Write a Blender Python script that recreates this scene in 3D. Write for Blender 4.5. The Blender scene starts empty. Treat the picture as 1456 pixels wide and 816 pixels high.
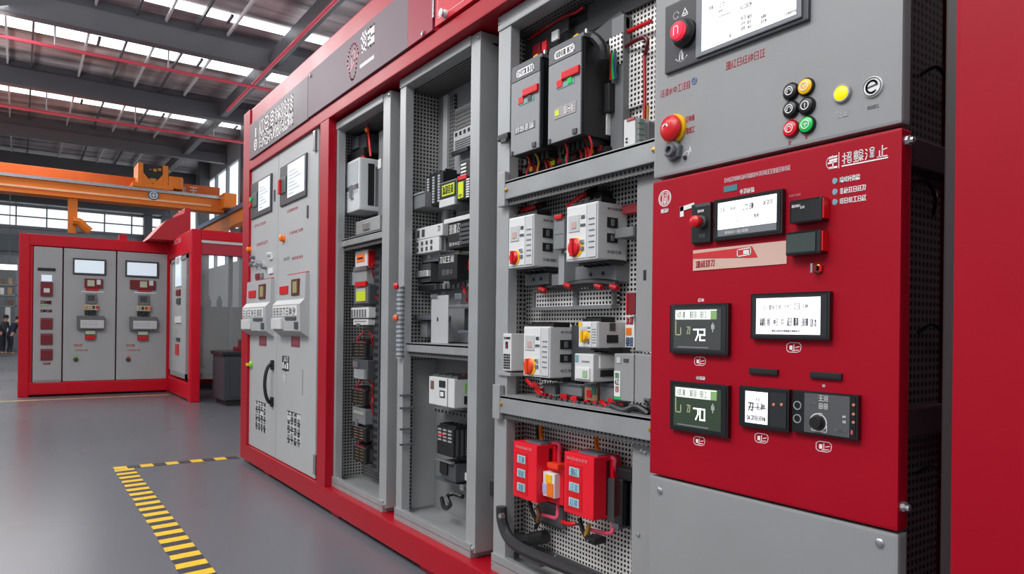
import bpy, bmesh, math, random
from mathutils import Vector, Matrix
random.seed(7)
C = bpy.context.scene.collection
SC = bpy.context.scene
# ------------------------------------------------------------------ camera model (1456 x 816)
FPX, YAW, ROLL, CY = 997.5, .9583, .0115, 466.5
EYE = Vector((0, -1.681, 1.25))
FW = Vector((-math.sin(YAW), math.cos(YAW), 0))
R0 = Vector((math.cos(YAW), math.sin(YAW), 0)); U0 = Vector((0, 0, 1))
RT = math.cos(ROLL)*R0 + math.sin(ROLL)*U0
UP = math.cos(ROLL)*U0 - math.sin(ROLL)*R0
def ray(px, py): return FW + RT*((px-728)/FPX) - UP*((py-CY)/FPX)
def onY(px, py, y):
    d = ray(px, py); return EYE + d*((y-EYE.y)/d.y)
def onX(px, py, x):
    d = ray(px, py); return EYE + d*((x-EYE.x)/d.x)
def onZ(px, py, z):
    d = ray(px, py); return EYE + d*((z-EYE.z)/d.z)
cam = bpy.data.cameras.new('camera'); co = bpy.data.objects.new('camera', cam); C.objects.link(co)
m = Matrix((RT, UP, -FW)).transposed().to_4x4(); m.translation = EYE; co.matrix_world = m
cam.sensor_width = 36; cam.lens = 36*FPX/1456; cam.shift_y = (CY-408)/1456
cam.clip_start = .02; cam.clip_end = 300
SC.camera = co

# ------------------------------------------------------------------ materials
MATS = {}
def mat(name, col, rough=.5, metal=0, noise=0, nscale=4, emit=0, coat=0, trans=0, alpha=1, spec=.5, bump=0):
    if name in MATS: return MATS[name]
    M = bpy.data.materials.new(name); M.use_nodes = True
    nt = M.node_tree; b = nt.nodes['Principled BSDF']
    lin = [((c/255+.055)/1.055)**2.4 if c > 10 else c/255/12.92 for c in col]
    b.inputs['Base Color'].default_value = (*lin, 1)
    b.inputs['Roughness'].default_value = rough; b.inputs['Metallic'].default_value = metal
    b.inputs['Specular IOR Level'].default_value = spec
    if coat: b.inputs['Coat Weight'].default_value = coat; b.inputs['Coat Roughness'].default_value = .12
    if trans: b.inputs['Transmission Weight'].default_value = trans
    if alpha < 1: b.inputs['Alpha'].default_value = alpha
    if emit:
        b.inputs['Emission Color'].default_value = (*lin, 1); b.inputs['Emission Strength'].default_value = emit
    if noise or bump:
        tc = nt.nodes.new('ShaderNodeTexCoord'); n = nt.nodes.new('ShaderNodeTexNoise')
        n.inputs['Scale'].default_value = nscale; n.inputs['Detail'].default_value = 5
        nt.links.new(tc.outputs['Object'], n.inputs['Vector'])
        if noise:
            mr = nt.nodes.new('ShaderNodeMapRange'); mr.inputs['From Min'].default_value = .3; mr.inputs['From Max'].default_value = .7
            mr.inputs['To Min'].default_value = 1-noise; mr.inputs['To Max'].default_value = 1+noise
            mx = nt.nodes.new('ShaderNodeVectorMath'); mx.operation = 'SCALE'
            mx.inputs[0].default_value = lin
            nt.links.new(n.outputs['Fac'], mr.inputs['Value']); nt.links.new(mr.outputs['Result'], mx.inputs['Scale'])
            nt.links.new(mx.outputs['Vector'], b.inputs['Base Color'])
            mr2 = nt.nodes.new('ShaderNodeMapRange'); mr2.inputs['To Min'].default_value = max(rough-.08, .02); mr2.inputs['To Max'].default_value = rough+.08
            nt.links.new(n.outputs['Fac'], mr2.inputs['Value']); nt.links.new(mr2.outputs['Result'], b.inputs['Roughness'])
        if bump:
            bp = nt.nodes.new('ShaderNodeBump'); bp.inputs['Strength'].default_value = bump; bp.inputs['Distance'].default_value = .01
            nt.links.new(n.outputs['Fac'], bp.inputs['Height']); nt.links.new(bp.outputs['Normal'], b.inputs['Normal'])
    MATS[name] = M; return M
def perf(name, axes, col, hole, pitch=.02, fill=.27, rough=.5, metal=.3):
    """sheet metal with a square grid of punched holes, by object coordinates along two axes"""
    if name in MATS: return MATS[name]
    M = mat(name, col, rough, metal); nt = M.node_tree; b = nt.nodes['Principled BSDF']
    tc = nt.nodes.new('ShaderNodeTexCoord'); sx = nt.nodes.new('ShaderNodeSeparateXYZ'); nt.links.new(tc.outputs['Object'], sx.inputs[0])
    def mth(op, a, v=None):
        n = nt.nodes.new('ShaderNodeMath'); n.operation = op; nt.links.new(a, n.inputs[0])
        if v is not None:
            if isinstance(v, (int, float)): n.inputs[1].default_value = v
            else: nt.links.new(v, n.inputs[1])
        return n.outputs[0]
    ds = []
    for a in axes:
        t = mth('DIVIDE', sx.outputs['XYZ'.index(a)], pitch); t = mth('FRACT', mth('ADD', t, 100.0)); t = mth('ABSOLUTE', mth('SUBTRACT', t, .5)); ds.append(t)
    d = mth('POWER', mth('ADD', mth('POWER', ds[0], 3.0), mth('POWER', ds[1], 3.0)), 1/3)
    k = mth('LESS_THAN', d, fill)
    mix = nt.nodes.new('ShaderNodeMix'); mix.data_type = 'RGBA'
    lin = lambda c: [((x/255+.055)/1.055)**2.4 for x in c]+[1]
    mix.inputs[6].default_value = lin(col); mix.inputs[7].default_value = lin(hole)
    nt.links.new(k, mix.inputs[0]); nt.links.new(mix.outputs[2], b.inputs['Base Color'])
    return M
RED = mat('red_paint', (164, 2, 28), .42, noise=.05, nscale=2, spec=.35)
REDF = mat('far_red_paint', (205, 2, 34), .45, noise=.05, nscale=2, spec=.3)
REDH = mat('header_red_paint', (164, 10, 36), .4, noise=.05, nscale=2, spec=.5)
REDM = mat('red_panel_paint', (158, 0, 28), .5, noise=.04, nscale=3, spec=.22)
REDSAT = mat('red_satin_box', (226, 16, 40), .42, noise=.04, nscale=9)
REDB = mat('red_plastic', (205, 16, 26), .35)
REDG = mat('red_glow', (255, 40, 70), .3, emit=.5)
DRED = mat('dark_red', (120, 14, 28), .45)
MAROON = mat('maroon_tag', (126, 60, 68), .55)
PINK = mat('pink_cable', (226, 80, 110), .45)
GREY = mat('grey_powder_coat', (143, 143, 144), .48, noise=.04, nscale=3, spec=.4)
GREYD = mat('door_grey_paint', (172, 173, 174), .45, noise=.03, nscale=3, spec=.4)
GREYP = mat('galvanised_post', (163, 165, 166), .42, metal=.25, noise=.06, nscale=6)
GREYS = mat('zinc_shelf', (160, 162, 163), .4, metal=.35, noise=.08, nscale=8)
MID = mat('mid_grey_plastic', (112, 114, 116), .5, noise=.05, nscale=9)
DGREY = mat('dark_grey_plastic', (66, 68, 71), .5, noise=.05, nscale=9)
DRIVE = mat('drive_grey', (138, 139, 142), .45, noise=.03, nscale=7)
DRIVEH = mat('drive_header_grey', (96, 97, 100), .45)
BLACK = mat('black_plastic', (24, 25, 27), .42)
BLACKG = mat('black_gloss', (18, 20, 22), .16, coat=.5)
INK = mat('black_ink', (30, 30, 32), .6)
HOSE = mat('black_rubber_hose', (38, 38, 41), .5, bump=.2, nscale=60)
WHITE = mat('white_plastic', (204, 204, 204), .4, noise=.03, nscale=10)
OFFW = mat('off_white_label', (222, 222, 220), .5)
WINK = mat('white_ink', (236, 232, 232), .5)
GINK = mat('grey_ink', (120, 122, 126), .6)
RINK = mat('red_ink', (176, 26, 46), .5)
CLEAR = mat('clear_plastic', (205, 210, 214), .12, alpha=.45, coat=.6)
YEL = mat('yellow_plastic', (240, 186, 10), .38)
YELG = mat('yellow_lamp', (255, 214, 0), .3, emit=.55)
ORANGE = mat('orange_plastic', (236, 116, 20), .4)
GREEN = mat('green_lens', (20, 176, 76), .3, emit=.25)
LIME = mat('lime_label', (196, 210, 40), .45, emit=.12)
TEAL = mat('teal_ink', (118, 158, 166), .5)
TEALD = mat('dark_teal_plate', (62, 118, 128), .5)
BEIGE = mat('beige_strip', (206, 172, 158), .5)
STEEL = mat('bright_steel', (190, 192, 196), .25, metal=.9)
STEELD = mat('dull_steel', (120, 124, 130), .4, metal=.7)
BRASS = mat('brass_metal', (190, 150, 60), .35, metal=.8)
SCREEN = mat('white_screen', (250, 250, 252), .2, emit=1.0)
SCREENB = mat('pale_blue_screen', (212, 226, 236), .2, emit=.55)
SCREEND = mat('dark_screen', (62, 64, 64), .22, emit=.25)
SCREENG = mat('dark_green_screen', (50, 64, 50), .22, emit=.25)
SCRF = mat('screen_frame_grey', (120, 122, 128), .4)
BEZ = mat('charcoal_bezel', (62, 62, 66), .42)
SIGN = mat('sign_plum_grey', (98, 86, 92), .45, noise=.06, nscale=1.2, spec=.3)
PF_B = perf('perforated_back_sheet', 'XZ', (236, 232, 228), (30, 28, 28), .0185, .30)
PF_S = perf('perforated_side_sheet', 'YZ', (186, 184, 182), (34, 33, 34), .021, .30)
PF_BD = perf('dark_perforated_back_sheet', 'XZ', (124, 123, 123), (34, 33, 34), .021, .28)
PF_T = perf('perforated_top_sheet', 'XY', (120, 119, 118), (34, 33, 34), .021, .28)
PF_K = perf('red_bounce_sheet', 'YZ', (112, 96, 100), (14, 10, 12), .02, .28)  # base lightened and reddened to imitate red light reflected into the gap

# ------------------------------------------------------------------ frames and mesh builder
class Fr:
    """a plane in the place: origin o, axes u (right), v (up), n (towards the viewer's side)"""
    def __init__(s, o, u, v):
        s.o = Vector(o); s.u = Vector(u); s.v = Vector(v); s.n = s.u.cross(s.v)
    def at(s, a, b, h=0): return s.o + s.u*a + s.v*b + s.n*h
    def off(s, h): return Fr(s.o+s.n*h, s.u, s.v)
    def c(s, px, py):
        d = ray(px, py); t = (s.o-EYE).dot(s.n)/d.dot(s.n); q = EYE+d*t-s.o
        return q.dot(s.u), q.dot(s.v)
    def r(s, x0, x1, yt, yb):
        xm, ym = (x0+x1)/2, (yt+yb)/2
        return s.c(x0, ym)[0], s.c(x1, ym)[0], s.c(xm, yb)[1], s.c(xm, yt)[1]
def FY(y): return Fr((0, y, 0), (1, 0, 0), (0, 0, 1))      # faces -Y
def FX(x): return Fr((x, 0, 0), (0, 1, 0), (0, 0, 1))      # faces +X
class B:
    def __init__(s): s.bm = bmesh.new()
    def slab(s, fr, a0, a1, b0, b1, h0, h1, bev=0, seg=2):
        if a0 > a1: a0, a1 = a1, a0
        if b0 > b1: b0, b1 = b1, b0
        if h0 > h1: h0, h1 = h1, h0
        t = bmesh.new()
        v = [t.verts.new(fr.at(a, b, h)) for h in (h0, h1) for b in (b0, b1) for a in (a0, a1)]
        for f in ((0, 2, 3, 1), (4, 5, 7, 6), (0, 1, 5, 4), (2, 6, 7, 3), (0, 4, 6, 2), (1, 3, 7, 5)): t.faces.new([v[i] for i in f])
        bev = min(bev, .45*min(a1-a0, b1-b0, h1-h0))
        if bev > 0: bmesh.ops.bevel(t, geom=list(t.edges), offset=bev, segments=seg, affect='EDGES', profile=.7)
        me = bpy.data.meshes.new('t'); t.to_mesh(me); s.bm.from_mesh(me); bpy.data.meshes.remove(me); t.free(); return s
    def px(s, fr, x0, x1, yt, yb, h0, h1, bev=0):
        return s.slab(fr, *fr.r(x0, x1, yt, yb), h0, h1, bev)
    def box(s, x0, x1, y0, y1, z0, z1, bev=0): return s.slab(FY(0), x0, x1, z0, z1, -y0, -y1, bev)
    def lathe(s, fr, a, b, prof, seg=24, ph=0):
        rings = []
        for r, h in prof:
            if r < 1e-6: rings.append([s.bm.verts.new(fr.at(a, b, h))]); continue
            rings.append([s.bm.verts.new(fr.at(a+r*math.cos(ph+2*math.pi*i/seg), b+r*math.sin(ph+2*math.pi*i/seg), h)) for i in range(seg)])
        for p, q in zip(rings, rings[1:]):
            for i in range(seg):
                j = (i+1) % seg
                vs = [p[i % len(p)], p[j % len(p)], q[j % len(q)], q[i % len(q)]]
                vs = [x for k, x in enumerate(vs) if x not in vs[:k]]
                if len(vs) > 2: s.bm.faces.new(vs)
        if len(rings[0]) > 1: s.bm.faces.new(rings[0][::-1])
        if len(rings[-1]) > 1: s.bm.faces.new(rings[-1])
        return s
    def disc(s, fr, a, b, r, h0, h1, r1=None, seg=24): return s.lathe(fr, a, b, [(r, h0), (r if r1 is None else r1, h1)], seg)
    def ring(s, fr, a, b, r0, r1, h0, h1, seg=28):
        rr = [[s.bm.verts.new(fr.at(a+r*math.cos(2*math.pi*i/seg), b+r*math.sin(2*math.pi*i/seg), h)) for i in range(seg)] for r, h in ((r0, h0), (r1, h0), (r1, h1), (r0, h1))]
        for k in range(4):
            p, q = rr[k], rr[(k+1) % 4]
            for i in range(seg):
                j = (i+1) % seg; s.bm.faces.new([p[i], p[j], q[j], q[i]])
        return s
    def prism(s, fr, pts, h0, h1):
        lo = [s.bm.verts.new(fr.at(a, b, h0)) for a, b in pts]; hi = [s.bm.verts.new(fr.at(a, b, h1)) for a, b in pts]
        n = len(pts); s.bm.faces.new(lo[::-1]); s.bm.faces.new(hi)
        for i in range(n): s.bm.faces.new([lo[i], lo[(i+1) % n], hi[(i+1) % n], hi[i]])
        return s
    def stroke(s, fr, p, q, w, h0=0, h1=.0008):
        dx, dy = q[0]-p[0], q[1]-p[1]; L = math.hypot(dx, dy) or 1e-6
        ex, ey = dx/L*w/2, dy/L*w/2; nx, ny = -ey, ex
        return s.prism(fr, [(p[0]-ex-nx, p[1]-ey-ny), (q[0]+ex-nx, q[1]+ey-ny), (q[0]+ex+nx, q[1]+ey+ny), (p[0]-ex+nx, p[1]-ey+ny)], h0, h1)
    def poly(s, fr, pts, w, h0=0, h1=.0008):
        for p, q in zip(pts, pts[1:]): s.stroke(fr, p, q, w, h0, h1)
        return s
    def tube(s, pts, r, seg=8, smooth=True):
        P = [Vector(p) for p in pts]
        if smooth and len(P) > 2:
            Q = []
            for i in range(len(P)-1):
                p0, p1, p2, p3 = P[max(i-1, 0)], P[i], P[i+1], P[min(i+2, len(P)-1)]
                for k in range(5):
                    t = k/5; Q.append(.5*((2*p1)+(p2-p0)*t+(2*p0-5*p1+4*p2-p3)*t*t+(3*p1-p0-3*p2+p3)*t**3))
            P = Q+[P[-1]]
        rings = []; prev = None
        for i, p in enumerate(P):
            d = (P[min(i+1, len(P)-1)]-P[max(i-1, 0)]).normalized()
            a = prev if prev is not None else (Vector((0, 0, 1)) if abs(d.z) < .9 else Vector((1, 0, 0)))
            x = (a-d*a.dot(d))
            if x.length < 1e-4: x = d.orthogonal()
            x.normalize(); prev = x; y = d.cross(x)
            rr = r[min(i, len(r)-1)] if isinstance(r, (list, tuple)) else r
            rings.append([s.bm.verts.new(p+(x*math.cos(2*math.pi*k/seg)+y*math.sin(2*math.pi*k/seg))*rr) for k in range(seg)])
        for p, q in zip(rings, rings[1:]):
            for i in range(seg): j = (i+1) % seg; s.bm.faces.new([p[i], p[j], q[j], q[i]])
        s.bm.faces.new(rings[0][::-1]); s.bm.faces.new(rings[-1]); return s
    def out(s, name, m, parent=None, label=None, smooth=False):
        bm = s.bm
        bmesh.ops.recalc_face_normals(bm, faces=bm.faces)
        if parent is not None: org = WORLD[parent.name]
        else:
            cs = [v.co for v in bm.verts]
            org = Vector(((min(c.x for c in cs)+max(c.x for c in cs))/2, (min(c.y for c in cs)+max(c.y for c in cs))/2, min(c.z for c in cs)))
        me = bpy.data.meshes.new(name)
        for v in bm.verts: v.co -= org
        if smooth:
            for f in bm.faces: f.smooth = True
            for e in bm.edges:
                if len(e.link_faces) == 2 and e.calc_face_angle(0) > .7: e.smooth = False
        bm.to_mesh(me); bm.free(); me.materials.append(m)
        o = bpy.data.objects.new(name, me); C.objects.link(o)
        if parent is not None: o.parent = parent
        else: o.location = org
        WORLD[o.name] = org
        if label: o['label'] = label
        return o
WORLD = {}
def thing(name, label, cat, loc, group=None):
    o = bpy.data.objects.new(name, None); o.empty_display_size = .05; C.objects.link(o); o.location = loc
    WORLD[o.name] = Vector(loc); return tag(o, label, cat, group)
def tag(o, label, cat, group=None):
    o['label'] = label; o['category'] = cat
    if group: o['group'] = group
    return o
def struct(o): o['kind'] = 'structure'; return o

# ------------------------------------------------------------------ lettering made of strokes
T = {
 'ri': [((.1, 0), (.1, 1)), ((.9, 0), (.9, 1)), ((.1, 1), (.9, 1)), ((.1, .5), (.9, .5)), ((.1, 0), (.9, 0))],
 'mu': [((.15, 0), (.15, 1)), ((.85, 0), (.85, 1)), ((.15, 1), (.85, 1)), ((.15, .66), (.85, .66)), ((.15, .33), (.85, .33)), ((.15, 0), (.85, 0))],
 'wang': [((.05, 1), (.95, 1)), ((.1, .5), (.9, .5)), ((0, 0), (1, 0)), ((.5, 0), (.5, 1))],
 'zhong': [((.1, .8), (.9, .8)), ((.1, .3), (.9, .3)), ((.1, .3), (.1, .8)), ((.9, .3), (.9, .8)), ((.5, 0), (.5, 1))],
 'tian': [((.1, 0), (.1, 1)), ((.9, 0), (.9, 1)), ((.1, 1), (.9, 1)), ((.1, .5), (.9, .5)), ((.1, 0), (.9, 0)), ((.5, 0), (.5, 1))],
 'gong': [((.1, 1), (.9, 1)), ((0, 0), (1, 0)), ((.5, 0), (.5, 1))],
 'mu4': [((0, .7), (1, .7)), ((.5, 0), (.5, 1)), ((.5, .7), (.05, .1)), ((.5, .7), (.95, .1))],
 'shang': [((.45, 0), (.45, 1)), ((.45, .55), (.9, .55)), ((0, 0), (1, 0))],
 'zhi': [((.5, 0), (.5, 1)), ((.5, .6), (.95, .68)), ((.2, 0), (.2, .55)), ((0, 0), (1, 0))],
 'shou': [((.45, 0), (.45, 1)), ((0, .72), (.9, .72)), ((0, .3), (.9, .45))],
 'shui': [((.2, .95), (.6, .8)), ((.1, .6), (.5, .5)), ((.1, 0), (.6, .35))],
 'ren': [((.5, 1), (.05, 0)), ((.5, .7), (.95, 0))],
 'cao': [((0, .8), (1, .8)), ((.3, .6), (.3, 1)), ((.7, .6), (.7, 1)), ((.1, .45), (.9, .45)), ((.2, 0), (.2, .45)), ((.8, 0), (.8, .45)), ((.2, .1), (.8, .1))],
 'dao': [((.05, 1), (.9, 1)), ((.9, 1), (.75, 0)), ((.5, 1), (.1, 0)), ((.75, 0), (.5, .1))],
}
FULL = ['ri', 'wang', 'zhong', 'tian', 'gong', 'mu4', 'cao', 'mu', 'dao']
HALF = ['shou', 'shui', 'ren', 'mu', 'wang', 'gong']
def glyph(b, fr, a, bb, w, h, rng, wt, h0, h1, spec=None):
    if spec is None:
        spec = [(rng.choice(FULL), 0, 1, 0, 1)] if rng.random() < .4 else [(rng.choice(HALF), 0, .36, 0, 1), (rng.choice(FULL), .46, 1, 0, 1)]
    for nm, x0, x1, y0, y1 in spec:
        for p, q in T[nm]:
            P = (a+w*(x0+(x1-x0)*p[0]), bb+h*(y0+(y1-y0)*p[1])); Q = (a+w*(x0+(x1-x0)*q[0]), bb+h*(y0+(y1-y0)*q[1]))
            b.stroke(fr, P, Q, wt, h0, h1)
def letters(name, fr, x0, x1, yc, hp, n, m, parent, seed=1, wt=.1, specs=None, gap=.18, label=None, b=None):
    """a line of n stroke characters on a plane between two pixel columns, centred on row yc, hp pixels tall"""
    a0, a1, b0, b1 = fr.r(x0, x1, yc-hp/2, yc+hp/2); rng = random.Random(seed)
    own = b is None
    b = b or B(); cw = (a1-a0)/n
    for i in range(n):
        glyph(b, fr, a0+i*cw+cw*gap/2, b0, cw*(1-gap), b1-b0, rng, wt*(b1-b0), .0001, .001, specs[i] if specs else None)
    if own: return b.out(name, m, parent, label)
SEG7 = {'7': [(0, 1), (.9, 1), (.9, .5), (.45, 0)], '2': [(0, 1), (.9, 1), (.9, .5), (0, .5), (0, 0), (.95, 0)], '0': [(0, 0), (0, 1), (.9, 1), (.9, 0), (0, 0)]}

# ------------------------------------------------------------------ a device bolted into a cabinet
class Dev:
    def __init__(s, name, label, cat, px, yf, depth, m, group=None, bev=.004, body='housing'):
        fr = FY(yf); s.a0, s.a1, s.b0, s.b1 = fr.r(*px); s.w, s.h, s.d, s.yf = s.a1-s.a0, s.b1-s.b0, depth, yf
        s.root = thing(name, label, cat, ((s.a0+s.a1)/2, yf+depth, s.b0), group)
        s.f = Fr((s.a0, yf, s.b0), (1, 0, 0), (0, 0, 1))
        s.rt = Fr((s.a1, yf, s.b0), (0, 1, 0), (0, 0, 1))
        s.tp = Fr((s.a0, yf, s.b1), (1, 0, 0), (0, 1, 0))
        s.bt = Fr((s.a0, yf+depth, s.b0), (1, 0, 0), (0, -1, 0))
        s.body = B().slab(s.f, 0, s.w, 0, s.h, 0, -depth, bev).out(body, m, s.root)
    def dims(s, side): return {'f': (s.f, s.w, s.h), 'r': (s.rt, s.d, s.h), 't': (s.tp, s.w, s.d), 'b': (s.bt, s.w, s.d)}[side]
    def box(s, name, m, u0, u1, v0, v1, h=.002, side='f', bev=.0006, h0=-.001, par=None):
        fr, W, Hh = s.dims(side)
        return B().slab(fr, u0*W, u1*W, v0*Hh, v1*Hh, h0, h, bev).out(name, m, par or s.root)
    def many(s, name, m, rects, h=.002, side='f', h0=-.001, par=None, bev=0):
        fr, W, Hh = s.dims(side); b = B()
        for u0, u1, v0, v1 in rects: b.slab(fr, u0*W, u1*W, v0*Hh, v1*Hh, h0, h, bev)
        return b.out(name, m, par or s.root)
    def text(s, name, m, u0, u1, v0, v1, n, seed=1, side='f', wt=.1, h=.001, par=None):
        fr, W, Hh = s.dims(side); fr = fr.off(h-.001); b = B(); rng = random.Random(seed); cw = (u1-u0)*W/n
        for i in range(n): glyph(b, fr, u0*W+cw*(i+.1), v0*Hh, cw*.8, (v1-v0)*Hh, rng, wt*(v1-v0)*Hh, .0003, .0014)
        return b.out(name, m, par or s.root)
    def terminals(s, side='t', n=4, m=None, h=.012, v0=.1, v1=.6, screw=True):
        fr, W, Hh = s.dims(side); b = B()
        for i in range(n):
            a = W*(i+.12)/n; e = W*(i+.88)/n
            b.slab(fr, a, e, v0*Hh, v1*Hh, -.002, h, .002)
            b.slab(fr, W*(i+.9)/n, W*(i+1.08)/n if i < n-1 else W, v0*Hh, v1*Hh, -.002, h*1.5)
        t = b.out('terminal_block', m or BLACK, s.root)
        if screw:
            b = B()
            for i in range(n): b.disc(fr, W*(i+.5)/n, (v0+v1)/2*Hh, W*.22/n, h-.001, h+.003, seg=10)
            b.out('terminal_screw', STEELD, t)
        return t
    def knob(s, u, v, r, m, plate=None, h=.017):
        W, Hh = s.w, s.h
        if plate is not None:
            p = B().disc(s.f, u*W+r*.3, v*Hh, r*1.08, -.001, .006, r*1.0).out('knob_plate', plate, s.root)
        k = B().lathe(s.f, u*W, v*Hh, [(r, 0), (r, .006), (r*.85, .01), (r*.85, h-.004), (r*.7, h), (0, h)], 20).out('rotary_knob', m, s.root, smooth=True)
        B().slab(s.f, u*W-r*.22, u*W+r*.22, v*Hh-r*.95, v*Hh+r*.95, h-.003, h+.007, .003).out('knob_grip', m, k)
        return k
def wire(name, pts, r, m, parent=None, seg=6, smooth=True, label=None):
    return B().tube([onY(*p) if len(p) == 3 else p for p in pts], r, seg, smooth).out(name, m, parent, label, smooth=True)
def bolts(fr, pts, r, parent, m=STEEL, name='bolt', h=.006):
    for x, y in pts:
        a, b = fr.c(x, y)
        o = B().lathe(fr, a, b, [(r*1.35, -.001), (r*1.35, .0015), (r, .002), (r, h), (r*.6, h+.0015)], 6).out(name, m, parent)

# ================================================================== THE HALL
FLOORM = mat('epoxy_floor', (102, 104, 110), .28, noise=.05, nscale=.35, spec=.33)
for n_ in FLOORM.node_tree.nodes:
    if n_.type == 'TEX_NOISE': n_.inputs['Detail'].default_value = 1.5
    if n_.type == 'MAP_RANGE' and abs(n_.inputs['From Min'].default_value-.3) < .01: n_.inputs['From Min'].default_value = 0; n_.inputs['From Max'].default_value = 1; n_.interpolation_type = 'SMOOTHSTEP'
ROOFM = mat('roof_sheet', (178, 168, 170), .38, metal=.2, noise=.75, nscale=1.6, bump=.5)
for n_ in ROOFM.node_tree.nodes:
    if n_.type == 'TEX_NOISE':
        mp = ROOFM.node_tree.nodes.new('ShaderNodeMapping'); mp.inputs['Scale'].default_value = (1.6, .22, 1)
        ROOFM.node_tree.links.new(n_.inputs['Vector'].links[0].from_socket, mp.inputs['Vector']); ROOFM.node_tree.links.new(mp.outputs['Vector'], n_.inputs['Vector'])
BEAMM = mat('roof_beam_paint', (84, 85, 90), .45, noise=.06, nscale=2)
WALLM = mat('hall_wall_cladding', (150, 154, 158), .55, noise=.08, nscale=1.5)
TRUSS = mat('light_steel_truss', (206, 206, 208), .45)
SKYL = mat('skylight_panel', (238, 244, 248), .4, emit=3.2, noise=.06, nscale=3)
WINM = mat('bright_window_pane', (226, 234, 238), .25, emit=1.5, noise=.1, nscale=1.5)
PIPER = mat('red_sprinkler_paint', (224, 86, 104), .4)
CRANE = mat('crane_orange', (222, 118, 22), .45, noise=.08, nscale=1.2)
CRANED = mat('crane_orange_dark', (196, 92, 22), .5, noise=.1, nscale=2)
ZC = 8.2
struct(B().box(-62, 12, -34, 9, -.3, 0).out('floor', FLOORM))
struct(B().box(-44, 9, -34, 9, ZC, ZC+.1).out('ceiling', ROOFM))
YW = 4.85
XB = -42.0
# back wall with a band of windows
wf = FX(XB)
zt, zb = wf.c(100, 300)[1], wf.c(100, 326)[1]
yr = wf.c(203, 310)[0]
struct(B().box(XB-.3, XB, -34, YW+.3, 0, zb).box(XB-.3, XB, -34, YW+.3, zt, ZC).out('wall_back', WALLM))
w = struct(B().box(XB-.2, XB-.12, -34, YW, zb, zt).out('window_1', WINM))
b = B()
for k in range(30): b.box(XB-.12, XB+.04, YW-1.7-k*1.25-.03, YW-1.7-k*1.25+.03, zb, zt)
b.box(XB-.12, XB+.02, -34, YW, (zb+zt)/2-.03, (zb+zt)/2+.03); b.box(XB-.12, XB+.1, -34, YW, zb-.14, zb)
struct(b.out('window_mullion', STEELD, w))
for yy in (yr+.25, yr+1.1):
    struct(B().box(XB, XB+.5, yy-.25, yy+.15, 0, ZC).out('trim_1', BEAMM))
struct(B().box(XB+.02, XB+.8, -34, YW, zt+.1, zt+.75).out('trim_2', BEAMM))
struct(B().box(XB+.02, XB+.3, -34, YW, zb-1.3, zb-.5, .02).out('trim_3', mat('blue_grey_beam', (108, 118, 124), .5)))
# right-hand wall with tall windows
struct(B().box(XB, 9, YW, YW+.3, 0, 3.6).box(XB, 9, YW, YW+.3, 7.35, ZC).out('wall_right', WALLM))
w = struct(B().box(XB, 9, YW+.1, YW+.16, 3.6, 7.35).out('window_2', WINM))
b = B()
for k in range(26): b.box(XB+k*1.9, XB+k*1.9+.12, YW-.02, YW+.12, 3.6, 7.35)
b.box(XB, 9, YW, YW+.1, 5.4, 5.5)
struct(b.out('window_mullion', STEELD, w))
for k in range(6): struct(B().box(-39+k*7, -38.6+k*7, YW-.4, YW, 0, ZC).out('trim_4', BEAMM))
# roof beams across the hall, purlins along it
for xa, p0, p1 in ((-10.5, None, None), (-17.4, (180, 22), (180, 53)), (-22.75, (180, 124), (180, 147)), (-28.6, (180, 199), (180, 213)), (-34.5, None, None), (-39.5, None, None)):
    z0 = FX(xa).c(*p1)[1] if p1 else 7.5
    z1 = FX(xa).c(*p0)[1] if p0 else 8.1
    struct(B().box(xa-.28, xa, -34, YW, z0, min(z1, ZC-.01), .02).out('ceiling_beam', BEAMM))
    if z1 < ZC-.1:
        struct(B().box(xa-.2, xa-.08, -34, YW, z1, ZC).out('ceiling_beam', BEAMM))
for k, px in enumerate((10, 46, 121, 176, 217, 262, 310)):
    q = onZ(px, 70, ZC-.12)
    struct(B().box(-40, -8, q.y-.022, q.y+.022, ZC-.14, ZC-.06).out('ceiling_purlin', TRUSS if k % 2 == 0 else BEAMM))
for k in range(12):
    struct(B().box(-40, 6, -4.5-k*2.2, -4.42-k*2.2, ZC-.16, ZC-.04).out('ceiling_purlin', TRUSS))
# skylights in the roof: (row of pixel at two edges) -> strip along the hall's width
for k, (px, ya, yb) in enumerate(((325, 18, 29), (180, 59, 71), (180, 151, 156), (100, 233, 238))):
    xa, xb = onZ(px, ya, ZC).x, onZ(px, yb, ZC).x
    w = struct(B().box(xb, xa, -34, YW-.1, ZC-.03, ZC-.005).out('window_%d' % (k+3), SKYL))
    b = B()
    for j in range(16):
        y = YW-.4-j*2.3
        b.box(xb-.02, xa+.02, y-.03, y+.03, ZC-.07, ZC-.02)
    struct(b.out('window_mullion', BEAMM, w))
for k in range(3):
    struct(B().box(-4.6+k*3.2, -3.4+k*3.2, -34, YW-.1, ZC-.03, ZC-.005).out('window_%d' % (k+7), SKYL))
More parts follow.
